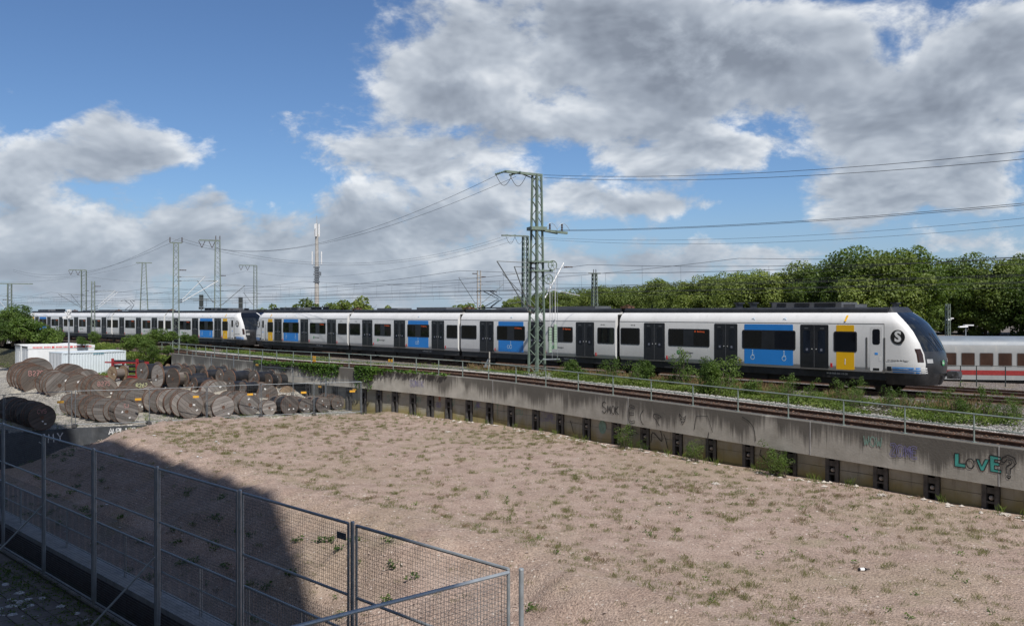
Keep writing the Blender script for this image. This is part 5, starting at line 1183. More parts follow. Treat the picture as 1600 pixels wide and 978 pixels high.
mast(275, 86, 10.55, 'lattice mast with two upright insulators standing before the rear train unit', .62, .42, [spikes(-.55, .55), canti(5.1, 2.7, 2.3, 1, 'alu_tube'), canti(4.9, 3.9, 2.1, 1, 'alu_tube'), stub(8.0, .95)], base=-.1, leg=.075)
mast(225, 144, 11.9, 'tapering lattice mast with a flat top arm behind the rear train', 1.5, .55, [top_arm(-1.2, 1.2, False)], leg=.09, brace=.06)
mast(131, 150, 11.0, 'lattice mast with arm to the left above the rear train roof', .75, .75, [top_arm(-2.3, .4), canti(5.0, 3.9, 2.2, -1), canti(5.2, 2.0, 2.0, -1), stub(7.8, .8), canti(4.8, 1.8, .9, 1)], leg=.09, brace=.06)
mast(145.5, 112, 7.75, 'slender mast with white bracket tube before the rear train', .42, .34, [canti(4.6, 2.9, 2.1, 1, 'alu_tube'), canti(4.9, 2.6, 2.0, 1, 'alu_tube'), stub(7.4, .9)], leg=.06)
mast(399, 154, 12.0, 'thin portal shaped mast with arm to the left between the trains', .6, .5, [top_arm(-2.7, .2), canti(5.6, 2.0, 2.0, -1), stub(7.4, .9)], leg=.08, brace=.05)
mast(15, 132, 8.1, 'leftmost lattice mast with a long crossbar', .55, .5, [top_arm(-2.0, 3.1, False), canti(4.8, 2.0, 1.8, -1, 'alu_tube'), stub(6.0, -.9)], leg=.08, brace=.05)
mast(929, 122, 9.2, 'lattice mast with hanging insulators in front of the trees', .75, .5, [top_arm(-.9, .9, False), spikes(-.1, .2, .0), lambda t, H: [insul_part(t, (-.8, 0, H-.1), (-1.2, 0, H+.9)), insul_part(t, (.7, 0, H-.1), (.75, 0, H-1.0))]] if False else [top_arm(-.9, .9, False), spikes(-.15, .2)], leg=.09, brace=.06)
mast(1481, 95, 4.7, 'short grey lattice mast behind the white express coach', .35, .3, [], base=-2.2, leg=.06)
for (px, Z, zt, lab) in ((748.5, 112, 9.1, 'grey steel post carrying a bracket behind the raised pantograph'),):
    p = V((px-800)/F*Z, Z, -.3); t = thing('catenary_post', lab, 'catenary mast', p, R(20)); H = zt+.3
    for s in (-1, 1): m = MB(); m.box(s*.2-.05, s*.2+.05, -.12, .12, 0, H); part('mast_leg', m, 'concrete_pole', t)
    m = MB()
    for k in range(int(H/.5)): m.box(-.16, .16, -.09, .09, .2+k*.5, .3+k*.5)
    part('batten_plates', m, 'concrete_pole', t); cantilever(t, 5.3, 2.7, 3.2, -1); cantilever(t, 5.4, 3.3, 2.3, 1); insul_ = MB(); insul(insul_, (.2, 0, 8.6), (.9, 0, 8.6), .08); part('insulator', insul_, 'insulator', t); insul_ = MB(); insul(insul_, (-.2, 0, 9.0), (-.9, 0, 9.0), .08); part('insulator', insul_, 'insulator', t)
# radio mast
p = V((495-800)/F*200, 200, -.4); t = thing('radio_mast', 'concrete telecom mast with white antenna panels rising above the trains', 'radio mast', p); H = 22
m = MB(); m.tube([(0,0,0),(0,0,H*.5),(0,0,H)], [.62, .48, .36], 12); part('mast_pole', m, 'concrete_pole', t, True)
for k in range(3): a = 2*PI*k/3+.5; m = MB(); m.box(-.16+.55*math.cos(a), .16+.55*math.cos(a), -.12+.6*math.sin(a), .12+.6*math.sin(a), H-.6, H+2.3); part('antenna_panel', m, 'antenna_white', t)
m = MB(); m.tube([(0,0,H),(0,0,H+2.4)], .2, 8); m.tube([(0,0,H+2.4),(0,0,H+4.2)], .05, 6); part('antenna_spike', m, 'concrete_pole', t)
for s in (-1, 1): m = MB(); m.tube([(s*1.05,0,H*.69),(s*1.05,0,H*.82)], .15, 8); part('antenna_panel', m, 'antenna_white', t); m = MB(); m.tube([(0,0,H*.68),(s*1.05,0,H*.685)], .05, 5); part('antenna_bracket', m, 'galv', t)
m = MB()
for k in range(7): m.box(-.65+.1*(k%3), .6-.12*(k%2), -.6, .2, H*.50+k*.55, H*.50+k*.55+.35)
m.box(.5, 1.0, -.5, 0, H*.57, H*.61); part('equipment_cage', m, 'galv_dark', t)
# signals
for px, Z, zt, lab in ((314.5, 128, 6.35, 'dark railway signal head behind the rear train'), (376, 128, 6.0, 'second dark railway signal head between the trains')):
    p = V((px-800)/F*Z, Z, -.3); t = thing('railway_signal', lab, 'signal', p, 0); H = zt+.3
    m = MB(); m.tube([(0,0,0),(0,0,H-1.5)], .08, 8); part('signal_post', m, 'galv_dark', t); m = MB(); m.box(-.28, .28, -.1, .1, H-1.7, H); m.box(-.36, .36, -.06, -.02, H-2.1, H-1.75); part('signal_head', m, 'signal_dark', t); m = MB(); m.box(.3, .75, -.03, .03, H-1.7, H-1.66); m.box(.71, .75, -.03, .03, H-1.7, H-.6); m.box(.3, .75, -.03, .03, H-.64, H-.6); part('platform_rail', m, 'galv_dark', t)
# lamps
p = V((107.5-800)/F*75, 75, -2.3); t = thing('flood_light', 'grey floodlight pole with a cluster of white lamps beside the cabins', 'lamp', p); H = 5.9
m = MB(); m.tube([(0,0,0),(0,0,H)], .065, 8); part('pole', m, 'galv', t, True)
for k, (dx, dz, a) in enumerate(((-.25, -.25, 0), (.16, -.2, .6), (.1, .1, 1.2), (-.1, .05, 2.2), (.12, .3, .3))):
    m = MB(); m.box(-.16, .16, -.1, .1, -.11, .11); m.v = [(x*math.cos(a)-z*math.sin(a)*.5+dx, y-.15, x*math.sin(a)*.5+z+dz+H) for x, y, z in m.v]; part('lamp_head', m, 'antenna_white', t)
for px, Z, zt, lab, w in ((1509, 92, 2.2, 'platform lamp with flat white head right of the train nose', .75), (1484, 96, 2.9, 'platform lamp with small white head on a thin pole', .35)):
    p = V((px-800)/F*Z, Z, -2.2); t = thing('platform_lamp', lab, 'lamp', p, 0); H = zt+2.2
    m = MB(); m.tube([(0,0,0),(0,0,H)], .05, 8); part('pole', m, 'galv', t); m = MB(); m.add([(-w,-.2,H+.02),(w*.2,-.2,H+.05),(w*.2,.2,H+.05),(-w,.2,H+.02),(-w*.9,-.15,H+.14),(w*.2,-.15,H+.17),(w*.2,.15,H+.17),(-w*.9,.15,H+.14)], [(3,2,1,0),(4,5,6,7),(0,1,5,4),(1,2,6,5),(2,3,7,6),(3,0,4,7)]); m.box(-.2, w, -.18, .18, H+.18, H+.3); part('lamp_head', m, 'antenna_white', t)
# ------------------------------------------------------------------ wires
def sagline(a, b, sag, n=24): return [Vector(a).lerp(Vector(b), k/n)-V(0, 0, 4*sag*(k/n)*(1-k/n)) for k in range(n+1)]
def wire(label, spans, r=.011, group='overhead feeder wires'):
    pts = []
    for a, b, s in spans: q = sagline(a, b, s); pts += q if not pts else q[1:]
    o0 = pts[0]; m = MB(); m.tube([q-o0 for q in pts], r, 4, cap=False); o = put('overhead_wire', m.mesh('overhead_wire', 'wire'), None, o0); tag(o, label, 'wire', group)
M1p = V(1.5, 53.3, 0)
def near(px, py, Z): return pp(px, py, Z)
A1, A2 = V(-.75, 52.6, 12.0), V(.25, 52.9, 11.9); R1, R2 = V(1.9, 53.3, 12.05), V(1.95, 53.4, 11.9)
E340 = V((326-800)/F*101, 101, 11.15); E340b = V((336-800)/F*101, 101, 11.15); 
wire('upper of the two feeder wires running left from the tall green mast', [(A1, E340b, 1.9)]); wire('lower of the two feeder wires running left from the tall green mast', [(A2, E340, 1.9)])
wire('topmost wire running from the tall green mast to the right edge', [(R1, R1+(-TD)*62+V(0, 0, 0.2), 2.3)]); wire('second wire from the top running right from the tall green mast', [(R2, R2+(-TD)*62+V(0, 0, -.1), 2.3)])
q1, q2 = V(2.9, 53.6, 8.75), V(2.2, 53.6, 8.7)
wire('upper wire from the lower arm of the tall mast to the right edge', [(q1, q1+(-TD)*62+V(0, 0, 1.5), 1.4)]); wire('lower wire from the lower arm of the tall mast to the right edge', [(q2, q2+(-TD)*62+V(0, 0, 1.3), 1.4)])
k1, k2 = V((782-800)/F*94, 94, 11.75), V((795-800)/F*94, 94, 11.75)
E275 = V((267-800)/F*86, 86, 11.0); E275b = V((282-800)/F*86, 86, 11.0)
wire('upper wire running left from the second lattice mast', [(k1, E275b, 2.6), (E275b, V((20-800)/F*140, 140, 10.6), 2.0)]); wire('lower wire running left from the second lattice mast', [(k2, E275, 2.8), (E275, V((20-800)/F*139, 139, 10.3), 2.2)])
wire('upper wire running right from the second lattice mast', [(k1+V(2.6, 0, .1), k1+V(2.6, 0, 0)-TD*75, 2.0)]); wire('lower wire running right from the second lattice mast', [(k2+V(2.6, 0, -.1), k2+V(2.6, 0, -.2)-TD*75, 2.2)])
m398 = V((384-800)/F*154, 154, 11.0); wire('feeder wire of the thin portal mast', [(V(0, 96, 11.5), m398, 2.2), (m398, V((120-800)/F*150, 150, 10.2), 1.5)]); wire('wire from the tapering mast to the left edge', [(V((218-800)/F*144, 144, 11.8), V((-20-800)/F*150, 150, 9), 1.0)])
# catenaries: messenger, contact wire and droppers over each track
def catenary(off, label, zc=5.35, zm=6.9, s0=40, s1=330, span=58, ph=0., extra=0.):
    b = MAIN.at(S0, off, zc); t = thing('catenary', label, 'catenary', b, 0, 'catenaries over the tracks'); me = MB(); co = MB(); dr = MB(); s = s0+ph
    mp = []; cp = []
    while s < s1:
        for k in range(12):
            u = s+span*k/12; mp.append(MAIN.at(u, off+.2*math.sin(u*.1), zm-1.0*4*(k/12)*(1-k/12)*.9)); cp.append(MAIN.at(u, off+.25*math.sin(u*.1), zc))
            if k % 2: dr.tube([mp[-1], cp[-1]], .007, 3, cap=False)
        s += span
    me.tube(mp, .013, 4, cap=False); co.tube(cp, .013, 4, cap=False)
    part('messenger_wire', me, 'wire', t, org=b); part('contact_wire', co, 'wire', t, org=b); o = part('droppers', dr, 'wire', t, org=b); o['kind'] = 'stuff'
for i, off in enumerate((0, 4.4, 9.5, 15, 21, 28, 36)):
    catenary(off, 'catenary over the track of the white commuter train' if i == 0 else f'catenary over the {ordi(i)} track behind the train', ph=-9*i, zc=5.35+.1*(i % 2), zm=6.9+.25*(i % 3), s1=330)
# ------------------------------------------------------------------ other rail vehicles
def coach():
    Z = 64.0; d = -TD; a = V((1440-800)/F*76.5, 76.5, -2.3); a = a; ang = math.atan2(d.y, d.x)
    # heading is a little flatter than the main line
    ang = math.atan2(-.19, .98); t = thing('express_coach', 'white express coach with brown windows and red stripe behind the train nose', 'coach', a, ang)
    L = 26.4; x0 = -4.0
    prof = [(-1.42, .4), (-1.42, 2.55), (-1.40, 3.0), (-1.32, 3.3)]; full = prof+[(1.32, 3.3), (1.4, 3.0), (1.42, 2.55), (1.42, .4)]
    m = MB(); m.extr(full, lambda y, z: (x0, y, z), lambda y, z: (x0+L, y, z)); part('coach_body', m, 'ic_white', t, 20)
    rf = [(-1.325, 3.3), (-1.22, 3.55), (-1.0, 3.8), (-.6, 3.98), (0, 4.05), (.6, 3.98), (1.0, 3.8), (1.22, 3.55), (1.325, 3.3)]
    m = MB(); m.extr(rf, lambda y, z: (x0-.01, y, z), lambda y, z: (x0+L+.01, y, z)); part('coach_roof', m, 'ic_roof', t, 40)
    m = MB(); m.box(x0, x0+L, -1.432, -1.42, .80, 1.20); part('red_stripe', m, 'ic_red', t)
    m = MB(); m.box(x0, x0+L, -1.3, 1.3, .2, .4); part('underframe', m, 'underfloor', t)
    for k in range(16):
        x = x0+1.0+k*1.44; m = MB(); pts = []
        def rr(x_, w, z0, z1, r, y0, y1, mm):
            P = []
            for cx, cz, a0 in ((x_+w-r, z1-r, 0), (x_+r, z1-r, 90), (x_+r, z0+r, 180), (x_+w-r, z0+r, 270)):
                for q in range(4): an = R(a0+q*30); P.append((cx+r*math.cos(an), cz+r*math.sin(an)))
            mm.extr(P, lambda a_, b_: (a_, y0, b_), lambda a_, b_: (a_, y1, b_)); return mm
        W = part('window', rr(x, 1.10, 1.52, 2.68, .1, -1.42, -1.432, m), 'seam', t); part('pane', rr(x+.05, 1.0, 1.57, 2.63, .08, -1.43, -1.438, MB()), 'glass_brown', W)
    # fence before the coach
    f = thing('track_fence', 'low dark rail fence in front of the express coach', 'fence', (0, 0, 0)); p0 = V((1486-800)/F*60, 60, -.75); f.location = p0; f.rotation_euler = (0, 0, ang)
    for x in (.6, 1.6, 3.4, 5.4, 8.0, 11, 14): m = MB(); m.tube([(x, 0, -.5), (x, 0, .9)], .035, 6); part('post', m, 'signal_dark', f)
    m = MB(); m.tube([(-2, 0, .9), (15, 0, .9)], .03, 6); part('top_rail', m, 'signal_dark', f)
coach()
def blue_train():
    b = MAIN.at(S0+62, 4.4, 0); t = thing('blue_train', 'dark blue train end showing in the gap between the white units', 'train', b, R(90+44)); x = 0
    sec = [(.9, 1.42), (1.2, 1.48), (2.8, 1.48), (3.4, 1.3), (3.75, 1.0), (3.9, .5)]
    prof = [(y, z) for z, y in sec]; prof += [(-y, z) for y, z in prof[::-1]]; xs = [(0, .72), (.5, .92), (1.3, 1.0), (26, 1.0)]; n = len(prof); m = MB(); vs = [(q*1.0+(1-k)*0, y*(.86+.14*k), .9+(z-.9)*(.9+.1*k if q < 1 else 1)) for q, k in xs for y, z in prof]
    m.add(vs, [(i*n+j, i*n+(j+1)%n, (i+1)*n+(j+1)%n, (i+1)*n+j) for i in range(3) for j in range(n)]+[tuple(range(n))[::-1], tuple(3*n+j for j in range(n))]); part('body', m, 'blue_loco', t, 30)
    m = MB(); m.box(-.02, .0, -1.0, 1.0, 2.3, 3.2); part('windscreen', m, 'glass_blue', t); m = MB(); m.box(-.03, .0, -1.15, 1.15, 1.72, 1.95); part('front_stripe', m, 'blue_loco_stripe', t); m = MB(); m.box(-.03, 0, .6, .95, 1.4, 1.6); part('headlight', m, 'lamp_glass', t); m = MB(); m.box(-.03, 0, -.95, -.6, 1.4, 1.6); part('headlight', m, 'lamp_glass', t)
    m = MB(); m.box(.2, 25, -1.0, 1.0, 3.8, 4.1); part('roof_fairing', m, 'train_roof', t); m = MB(); m.box(.3, 26, -1.3, 1.3, .3, .9); part('underframe', m, 'underfloor', t)
blue_train()
# ------------------------------------------------------------------ trees
def tree_mesh(kind, seed):
    if kind == 'plane': P, N = crown_points(7.4, 6.8, 66, 270, 2.2, 9.2, -.9); v, f = leafcloud(P, N, .46, .55, .8); mt = 'leaf_plane'
    elif kind == 'deep': P, N = crown_points(8.0, 7.6, 78, 280, 2.3, 9.6, -.9); v, f = leafcloud(P, N, .46, .55, .8); mt = 'leaf_deep'
    else: P, N = crown_points(3.0, 3.0, 22, 90, 1.05, 4.6, -.8); v, f = leafcloud(P, N, .42, .6, .7); mt = 'leaf_plane'
    return npmesh('crown', v, f, mt)
def trunk_mesh(H, r):
    m = MB(); m.tube([(0,0,-.3),(.1,.05,H*.4),(0,0,H)], [r*1.25, r, r*.6], 9)
    for k in range(6): a = k*1.05; m.tube([(0,0,H*.75+.25*k*.3),(1.4*math.cos(a),1.4*math.sin(a),H+1.2),(3.2*math.cos(a),3.2*math.sin(a),H+3.4)], [r*.45, r*.3, r*.1], 6)
    return m.mesh('trunk', 'bark', True)
TM = {k: [tree_mesh(k, i) for i in range(n)] for k, n in (('plane', 4), ('deep', 4), ('small', 3))}; TR = {'plane': trunk_mesh(5.5, .38), 'deep': trunk_mesh(5.5, .42), 'small': trunk_mesh(2.8, .14)}
def tree(p, kind, i, label, s=1., group='row of plane trees behind the railway'):
    t = thing('plane_tree' if kind != 'small' else 'young_tree', label, 'tree', p, rnd.uniform(0, 6.28), group); t.scale = (s, s, s*rnd.uniform(.94, 1.06)); put('crown', TM[kind][i % len(TM[kind])], t); put('trunk', TR[kind], t)
tops = [(1720, 385), (1640, 400), (1597, 398), (1560, 395), (1500, 400), (1450, 405), (1420, 388), (1380, 384), (1340, 390), (1300, 398), (1268, 402), (1235, 412), (1200, 412), (1165, 414), (1130, 419), (1100, 420), (1070, 424), (1040, 430), (1010, 434), (980, 438), (955, 436), (930, 441), (905, 446), (880, 444), (860, 448), (838, 455), (815, 460), (798, 464)]
for i, (px, py) in enumerate(tops):
    H = 17.0 if px > 1250 else 15.8; Hs = H/17.5; Z = (H-2.2-EYE)*F/(489-py)
    tree(V((px-800)/F*Z, Z, -2.2), 'deep' if px > 1250 and rnd.random() < .85 else 'plane', i, f'{ordi(len(tops)-i)} tree from the left in the tall row behind the railway', Hs)
# darker undergrowth trees filling below the crowns at the right
for i, px in enumerate((1680, 1610, 1540, 1475, 1410, 1345, 1280, 1220)):
    Z = 150+6*i; s = .78; tree(V((px-800)/F*Z, Z, -2.6), 'deep', i+1, f'{ordi(8-i)} from the left of the lower dark trees in front of the tall row', s, 'lower trees before the tall row')
for i, (px, py, Z, s) in enumerate(((405, 474, 120, .72), (420, 472, 125, .75), (438, 470, 122, .78), (475, 459, 128, .9), (512, 466, 126, .82), (530, 462, 130, .85), (560, 457, 126, .98), (604, 473, 130, .72), (715, 470, 135, .75), (735, 466, 138, .8), (758, 470, 136, .75), (775, 474, 140, .72), (800, 466, 150, .9), (835, 470, 150, .85), (872, 468, 150, .85), (690, 478, 140, .65))):
    H = EYE+(489-py)*Z/F; s = (H+.3)/8.3; tree(V((px-800)/F*Z, Z, -.3), 'small', i, f'{ordi(i+1)} from the left of the small trees peeking over the train roofs', s, 'small trees behind the trains')
# ------------------------------------------------------------------ bushes
def bush_mesh(r, h, lobes, per, leaf, mt, seed=0):
    P, N = crown_points(r, h*.5, lobes, per, r*.42, h*.5, -1.0); P[:, 2] = np.abs(P[:, 2]); v, f = leafcloud(P, N, leaf, .6, .55); return npmesh('foliage', v, f, mt)
def stem_mesh(h):
    m = MB()
    for k in range(7): a = k*.9; m.tube([(0.06*math.cos(a), .06*math.sin(a), -.15), (.25*h*math.cos(a), .25*h*math.sin(a), h*.75)], [.018*h, .006*h], 5)
    return m.mesh('stems', 'bark')
WM_ = [bush_mesh(1., 2.6, 18, 46, .11, 'leaf_bush') for k in range(3)]
BM = [bush_mesh(1., 2., 26, 80, .17, 'leaf_bush') for k in range(3)]+[bush_mesh(1., 2.2, 40, 110, .12, 'leaf_bush') for k in range(2)]; SM = stem_mesh(1.8)
def bush(p, s, label, i=0, sz=1., group='bushes along the railway', name='bush', mt=None):
    t = thing(name, label, 'bush', p, rnd.uniform(0, 6.28), group); t.scale = (s, s, s*sz); put('foliage', BM[i % len(BM)], t); put('stems', SM, t); return t
def slab(px, py, z=None): return gp(px, py, z)
mid = [(894, .82, 'left of the tall nettle like bush'), (880, .7, 'just right of the green mast'), (945, .85, 'under the third door from the mast'), (957, .7, 'beside the tall weeds'), (1003, .8, 'under the second car joint'), (990, .75, 'left of the car joint'), (1060, 1.0, 'tallest, in front of the operator name'), (1072, .8, 'right beside the tallest bush'), (1108, .8, 'left of the twin bushes'), (1132, 1.0, 'under the door left of the blue panel'), (1140, .75, 'front of the twin bushes'), (1120, .7, 'low between the twin bushes'), (1175, .5, 'low before the blue panel'), (1230, .45, 'low under the blue panel'), (1290, .4, 'low under the yellow panel'), (1335, .45, 'low under the cab'), (1500, .55, 'low at the right before the rails'), (1460, .45, 'low under the coupler'), (1555, .5, 'at the far right on the bank')]
for i, (px, s, w) in enumerate(mid):
    q = WALL.from_px(px); 
    # stand on the strip between siding and main track
    for it in range(6):
        p = WALL.at(q, 6.9+.9*math.sin(i*2.1)); q += (F*p.x/p.y+800-px)/40
    t = bush(V(p.x, p.y, -.25), s*(.78 if px < 1400 else .5), f'leafy bush {w}', i, rnd.uniform(.95, 1.35))
    t.scale.x *= rnd.uniform(.8, 1.3); t.scale.y *= rnd.uniform(.7, 1.1)
    if i % 4: t.children[0].data = WM_[i % 3]
for i in range(26):
    s_ = WALL.from_px(870+i*24+rnd.uniform(-9, 9)); p = WALL.at(s_, rnd.uniform(6.0, 8.6)); t = bush(V(p.x, p.y, -.25), rnd.uniform(.22, .42), f'{ordi(i+1)} low leafy weed counted from the tall mast along the green strip', i, rnd.uniform(1, 1.6), 'low weeds along the green strip', 'weed'); t.children[0].data = WM_[i % 3]
left = [(20, 538, 84, 2.2), (36, 535, 83, 2.6), (50, 537, 85, 2.3), (12, 520, 95, 2.6), (30, 512, 98, 2.4), (58, 540, 84, 1.7), (78, 541, 84, 1.9), (86, 536, 86, 1.5), (3, 538, 82, 2.2), (148, 536, 90, 1.3), (128, 541, 82, 1.1), (215, 545, 74, 1.4), (200, 548, 72, 1.3), (228, 553, 70, 1.2), (238, 540, 78, 1.4), (252, 537, 79, 1.5), (268, 534, 80, 1.1), (290, 536, 76, .9), (302, 538, 74, .8), (240, 560, 68, 1.0), (262, 556, 68, .9)]
for i, (px, py, Z, s) in enumerate(left):
    Z += 9 if i < 11 else 0; p = pp(px, py, Z); bush(p, s*(.63 if i < 9 else .55), f'bush {ordi(i+1)} in order on the green bank behind the cabins and drums', i, .85, 'bushes on the green bank behind the yard')
for i, (px, py, s) in enumerate(((985, 697, .55), (978, 694, .4), (1095, 718, .45), (1086, 716, .35), (1212, 738, .6), (1222, 742, .5), (1232, 736, .4), (1010, 700, .3))):
    q = WALL.from_px(px); p = WALL.at(q, -.25); t = bush(V(p.x, p.y, -2.25), s*.85, f'{ordi(i+1)} of the green weeds at the foot of the wall, from one clump', i, 1.1, 'weeds at the foot of the wall', 'weed')
    t.children[0].data = WM_[i % 3]
    t['label'] = ['tall green weed under the smoke graffiti', 'low weed left of the smoke graffiti weed', 'green weed at the wall below the face drawing', 'small weed left of the one below the face drawing', 'tallest leafy weed at the wall beside the bolt drawing', 'leafy weed at the pile right of the tallest one', 'slim weed in front of the pile right of the bolt drawing', 'tiny weed at the wall right of the smoke graffiti'][i]
# ------------------------------------------------------------------ ground cover (nobody could count it)
def scatter_cover(name, pts, size, hh, per, mt, label, bigv=.5):
    n = len(pts); P = np.repeat(pts, per, 0)+np.concatenate([nr.normal(0, size*1.1, (n*per, 2)), nr.uniform(0, 1, (n*per, 1))*np.repeat(hh, per)[:, None] if hasattr(hh, '__len__') else nr.uniform(0, hh, (n*per, 1))], 1)
    N = np.tile(np.array([[0, 0, 1.]]), (len(P), 1)); v, f = leafcloud(P, N, size, .8, .6, bigv); o0 = P.mean(0); o = put(name, npmesh(name, v-o0, f, mt), None, Vector(o0)); tag(o, label, 'plants', kind='stuff'); return o
def strip(n, v0, v1, keep):
    out = []
    while len(out) < n:
        s = rnd.uniform(2, WALL.L-2); v = rnd.uniform(v0, v1); p = WALL.at(s, v)
        if rnd.random() < keep(p, s, v): out.append((p.x, p.y, np.interp(v, [3.2, 5.2, 7, 9], [p.z-.08, p.z-.20, -.2+p.z*.4, -.22])))
    return np.array(out)
def kp(p, s, v):
    d = fbm(np.array([p.x*.55]), np.array([p.y*.55]), 31)[0]
    if p.x < -27: return 0
    if -15 < p.x < -1.5: return .10 if (d > .5 and v > 5.5) else .0
    if p.x > 13: return .9*(d > .40) if v < 8.2 else .5*(d > .47)
    return 1.0 if v > 5.6 else (.8 if d > .53 and v > 4.9 else .02)
pts = strip(11000, 4.4, 9.4, kp); hs = .10+.55*np.clip(fbm(pts[:, 0]*.7, pts[:, 1]*.7, 12)-.25, 0, 1); scatter_cover('ground_cover', pts, .085, hs, 9, 'leaf_cover', 'low green plants covering the strip between siding and train')
pts = strip(1500, 7.0, 9.6, lambda p, s, v: 1.0 if -3 < p.x < 20 and fbm(np.array([p.x*.8]), np.array([p.y*.8]), 77)[0] > .5 else 0); 
def blades(name, pts, h, w, per, mt, label, lean=.35):
    n = len(pts)*per; P = np.repeat(pts, per, 0)+np.concatenate([nr.normal(0, .075, (n, 2)), np.zeros((n, 1))], 1); H = h*nr.uniform(.5, 1.2, (n, 1)); a = nr.uniform(0, 6.28, n); d = np.stack([np.cos(a), np.sin(a), a*0], 1); l = np.stack([np.cos(a+1.6), np.sin(a+1.6), a*0], 1)*lean*nr.uniform(.2, 1.2, (n, 1))*H
    up = np.array([[0, 0, 1.]]); v = np.stack([P-d*w*.5, P+d*w*.5, P+l*.45+up*H*.65+d*w*.35, P+l+up*H], 1).reshape(-1, 3); f = np.arange(4*n).reshape(-1, 4); o0 = P.mean(0); o = put(name, npmesh(name, v-o0, f, mt), None, Vector(o0)); tag(o, label, 'grass', kind='stuff'); return o
blades('dry_grass', pts, .5, .012, 4, 'leaf_dry', 'dry reddish grass stalks beside the main track')
# bank at the left
def bank(n):
    out = []
    while len(out) < n:
        px = rnd.uniform(-20, 330); Z = rnd.uniform(66, 112); X = (px-800)/F*Z
        zz = rnd.uniform(0, 1); w = None
        # surface: falls from the main line to the yard
        d = (V(X, Z, 0)-MAIN.at(S0+75)).dot(V(math.cos(R(46)), math.sin(R(46)), 0))
        if -16 < d < -3.0: out.append((X, Z, np.interp(d, [-16, -11, -6, -3], [-2.4, -1.4, -.35, -.25])))
    return np.array(out)
bp = bank(7000); scatter_cover('bank_cover', bp, .16, .15+.5*np.clip(fbm(bp[:, 0]*.3, bp[:, 1]*.3, 8)-.2, 0, 1), 8, 'leaf_cover', 'green plants covering the bank behind the drum yard')
# ivy over the wall top
iv = []
for (px0, px1, depth, n) in ((398, 420, .35, 260), (420, 520, .18, 700), (480, 530, .75, 900), (500, 518, 1.0, 300), (556, 584, 1.35, 900), (576, 600, .4, 260), (600, 640, .12, 160), (640, 700, .06, 120), (440, 450, .5, 160), (470, 480, .6, 200)):
    for k in range(n):
        px = rnd.uniform(px0, px1); s = WALL.from_px(px); u = rnd.random()**1.6; q = WALL.at(s, -.03-.10*rnd.random()) if rnd.random() < .7 else WALL.at(s, rnd.uniform(0, .5)); z = q.z+.05-u*depth*(.5+.5*math.sin(px*.7)**2) if rnd.random() < .7 else q.z+rnd.uniform(0, .14); iv.append((q.x, q.y, z))
iv = np.array(iv); N = np.tile(np.array([[-.6, -.6, .5]]), (len(iv), 1)); v, f = leafcloud(iv, N, .13, .45, .85); o0 = iv.mean(0); o = put('ivy', npmesh('ivy', v-o0, f, 'leaf_ivy'), None, Vector(o0)); tag(o, 'bright green ivy hanging over the concrete wall behind the drums', 'ivy', kind='stuff')
# ------------------------------------------------------------------ field: grass tufts, stones, rubble
def in_view(X, Y, m=60): px = 800+F*X/Y; return (-m < px < 1600+m)
tp = []; 
wallX = np.array([WALL.at(s).x for s in np.linspace(0, WALL.L, 200)]); wallY = np.array([WALL.at(s).y for s in np.linspace(0, WALL.L, 200)])
def side_of_wall(X, Y): i = int(np.argmin((wallX-X)**2+(wallY-Y)**2)); s = WALL.L*i/199; p = WALL.at(s); n = WALL.at(s, 1.)-p; return (X-p.x)*n.x+(Y-p.y)*n.y
def field_pts(n, dens):
    out = []; got = 0; T_ = np.array([tuple(WALL.at(q+.5)-WALL.at(q-.5)) for q in np.linspace(0, WALL.L, 200)])
    while got < n:
        X = nr.uniform(-26, 17, 9000); Y = nr.uniform(14, 54, 9000); px = 800+F*X/Y; k = (px > -60) & (px < 1660); X, Y = X[k], Y[k]
        i = ((X[:, None]-wallX[None])**2+(Y[:, None]-wallY[None])**2).argmin(1); side = (X-wallX[i])*T_[i, 1]-(Y-wallY[i])*T_[i, 0]; l = np.hypot(T_[i, 0], T_[i, 1])
        d = sdist(X, Y, CR); y = sdist(X, Y, YE); k = (side/l < -.05) & (y < -.3) & (d > -6.5) & (nr.random(len(X)) < dens(X, Y, d))
        out.append(np.stack([X[k], Y[k]], 1)); got += int(k.sum())
    a = np.concatenate(out)[:n]; return np.concatenate([a, field_z(a[:, 0], a[:, 1])[:, None]], 1)
def td(X, Y, d): q = fbm(X*.22, Y*.22, 61); return np.where(d > .8, np.where(q > .55, 1.0, np.where(q > .42, .65, .32)), .10)
tf = field_pts(3400, td); hgt = nr.uniform(.5, 1.0, len(tf))
big = tf[:620]; sm_ = tf[620:]
nb_ = len(big)//3
blades('grass_tufts', big[:nb_], .10, .005, 42, 'leaf_redgrass', 'tufts of dry reddish grass on the dirt field', .9)
blades('grass_tufts', big[nb_:], .105, .005, 50, 'leaf_tuft', 'tufts of sparse yellow green grass growing on the dirt field', .75)
blades('grass_tufts', sm_, .075, .006, 24, 'leaf_tuft', 'small wisps of grass scattered over the dirt field', .8)
gp_ = field_pts(160, lambda X, Y, d: np.where(d > .5, 1., .3)); scatter_cover('weed_patches', gp_, .045, .10, 26, 'leaf_bush', 'small green weeds between the grass tufts on the field')
pw = field_pts(90, lambda X, Y, d: np.where((d > -6) & (d < -1), 1., 0.)); scatter_cover('pit_weeds', pw, .08, .14, 36, 'leaf_bush', 'green leafy weeds on the slope behind the mesh fence')
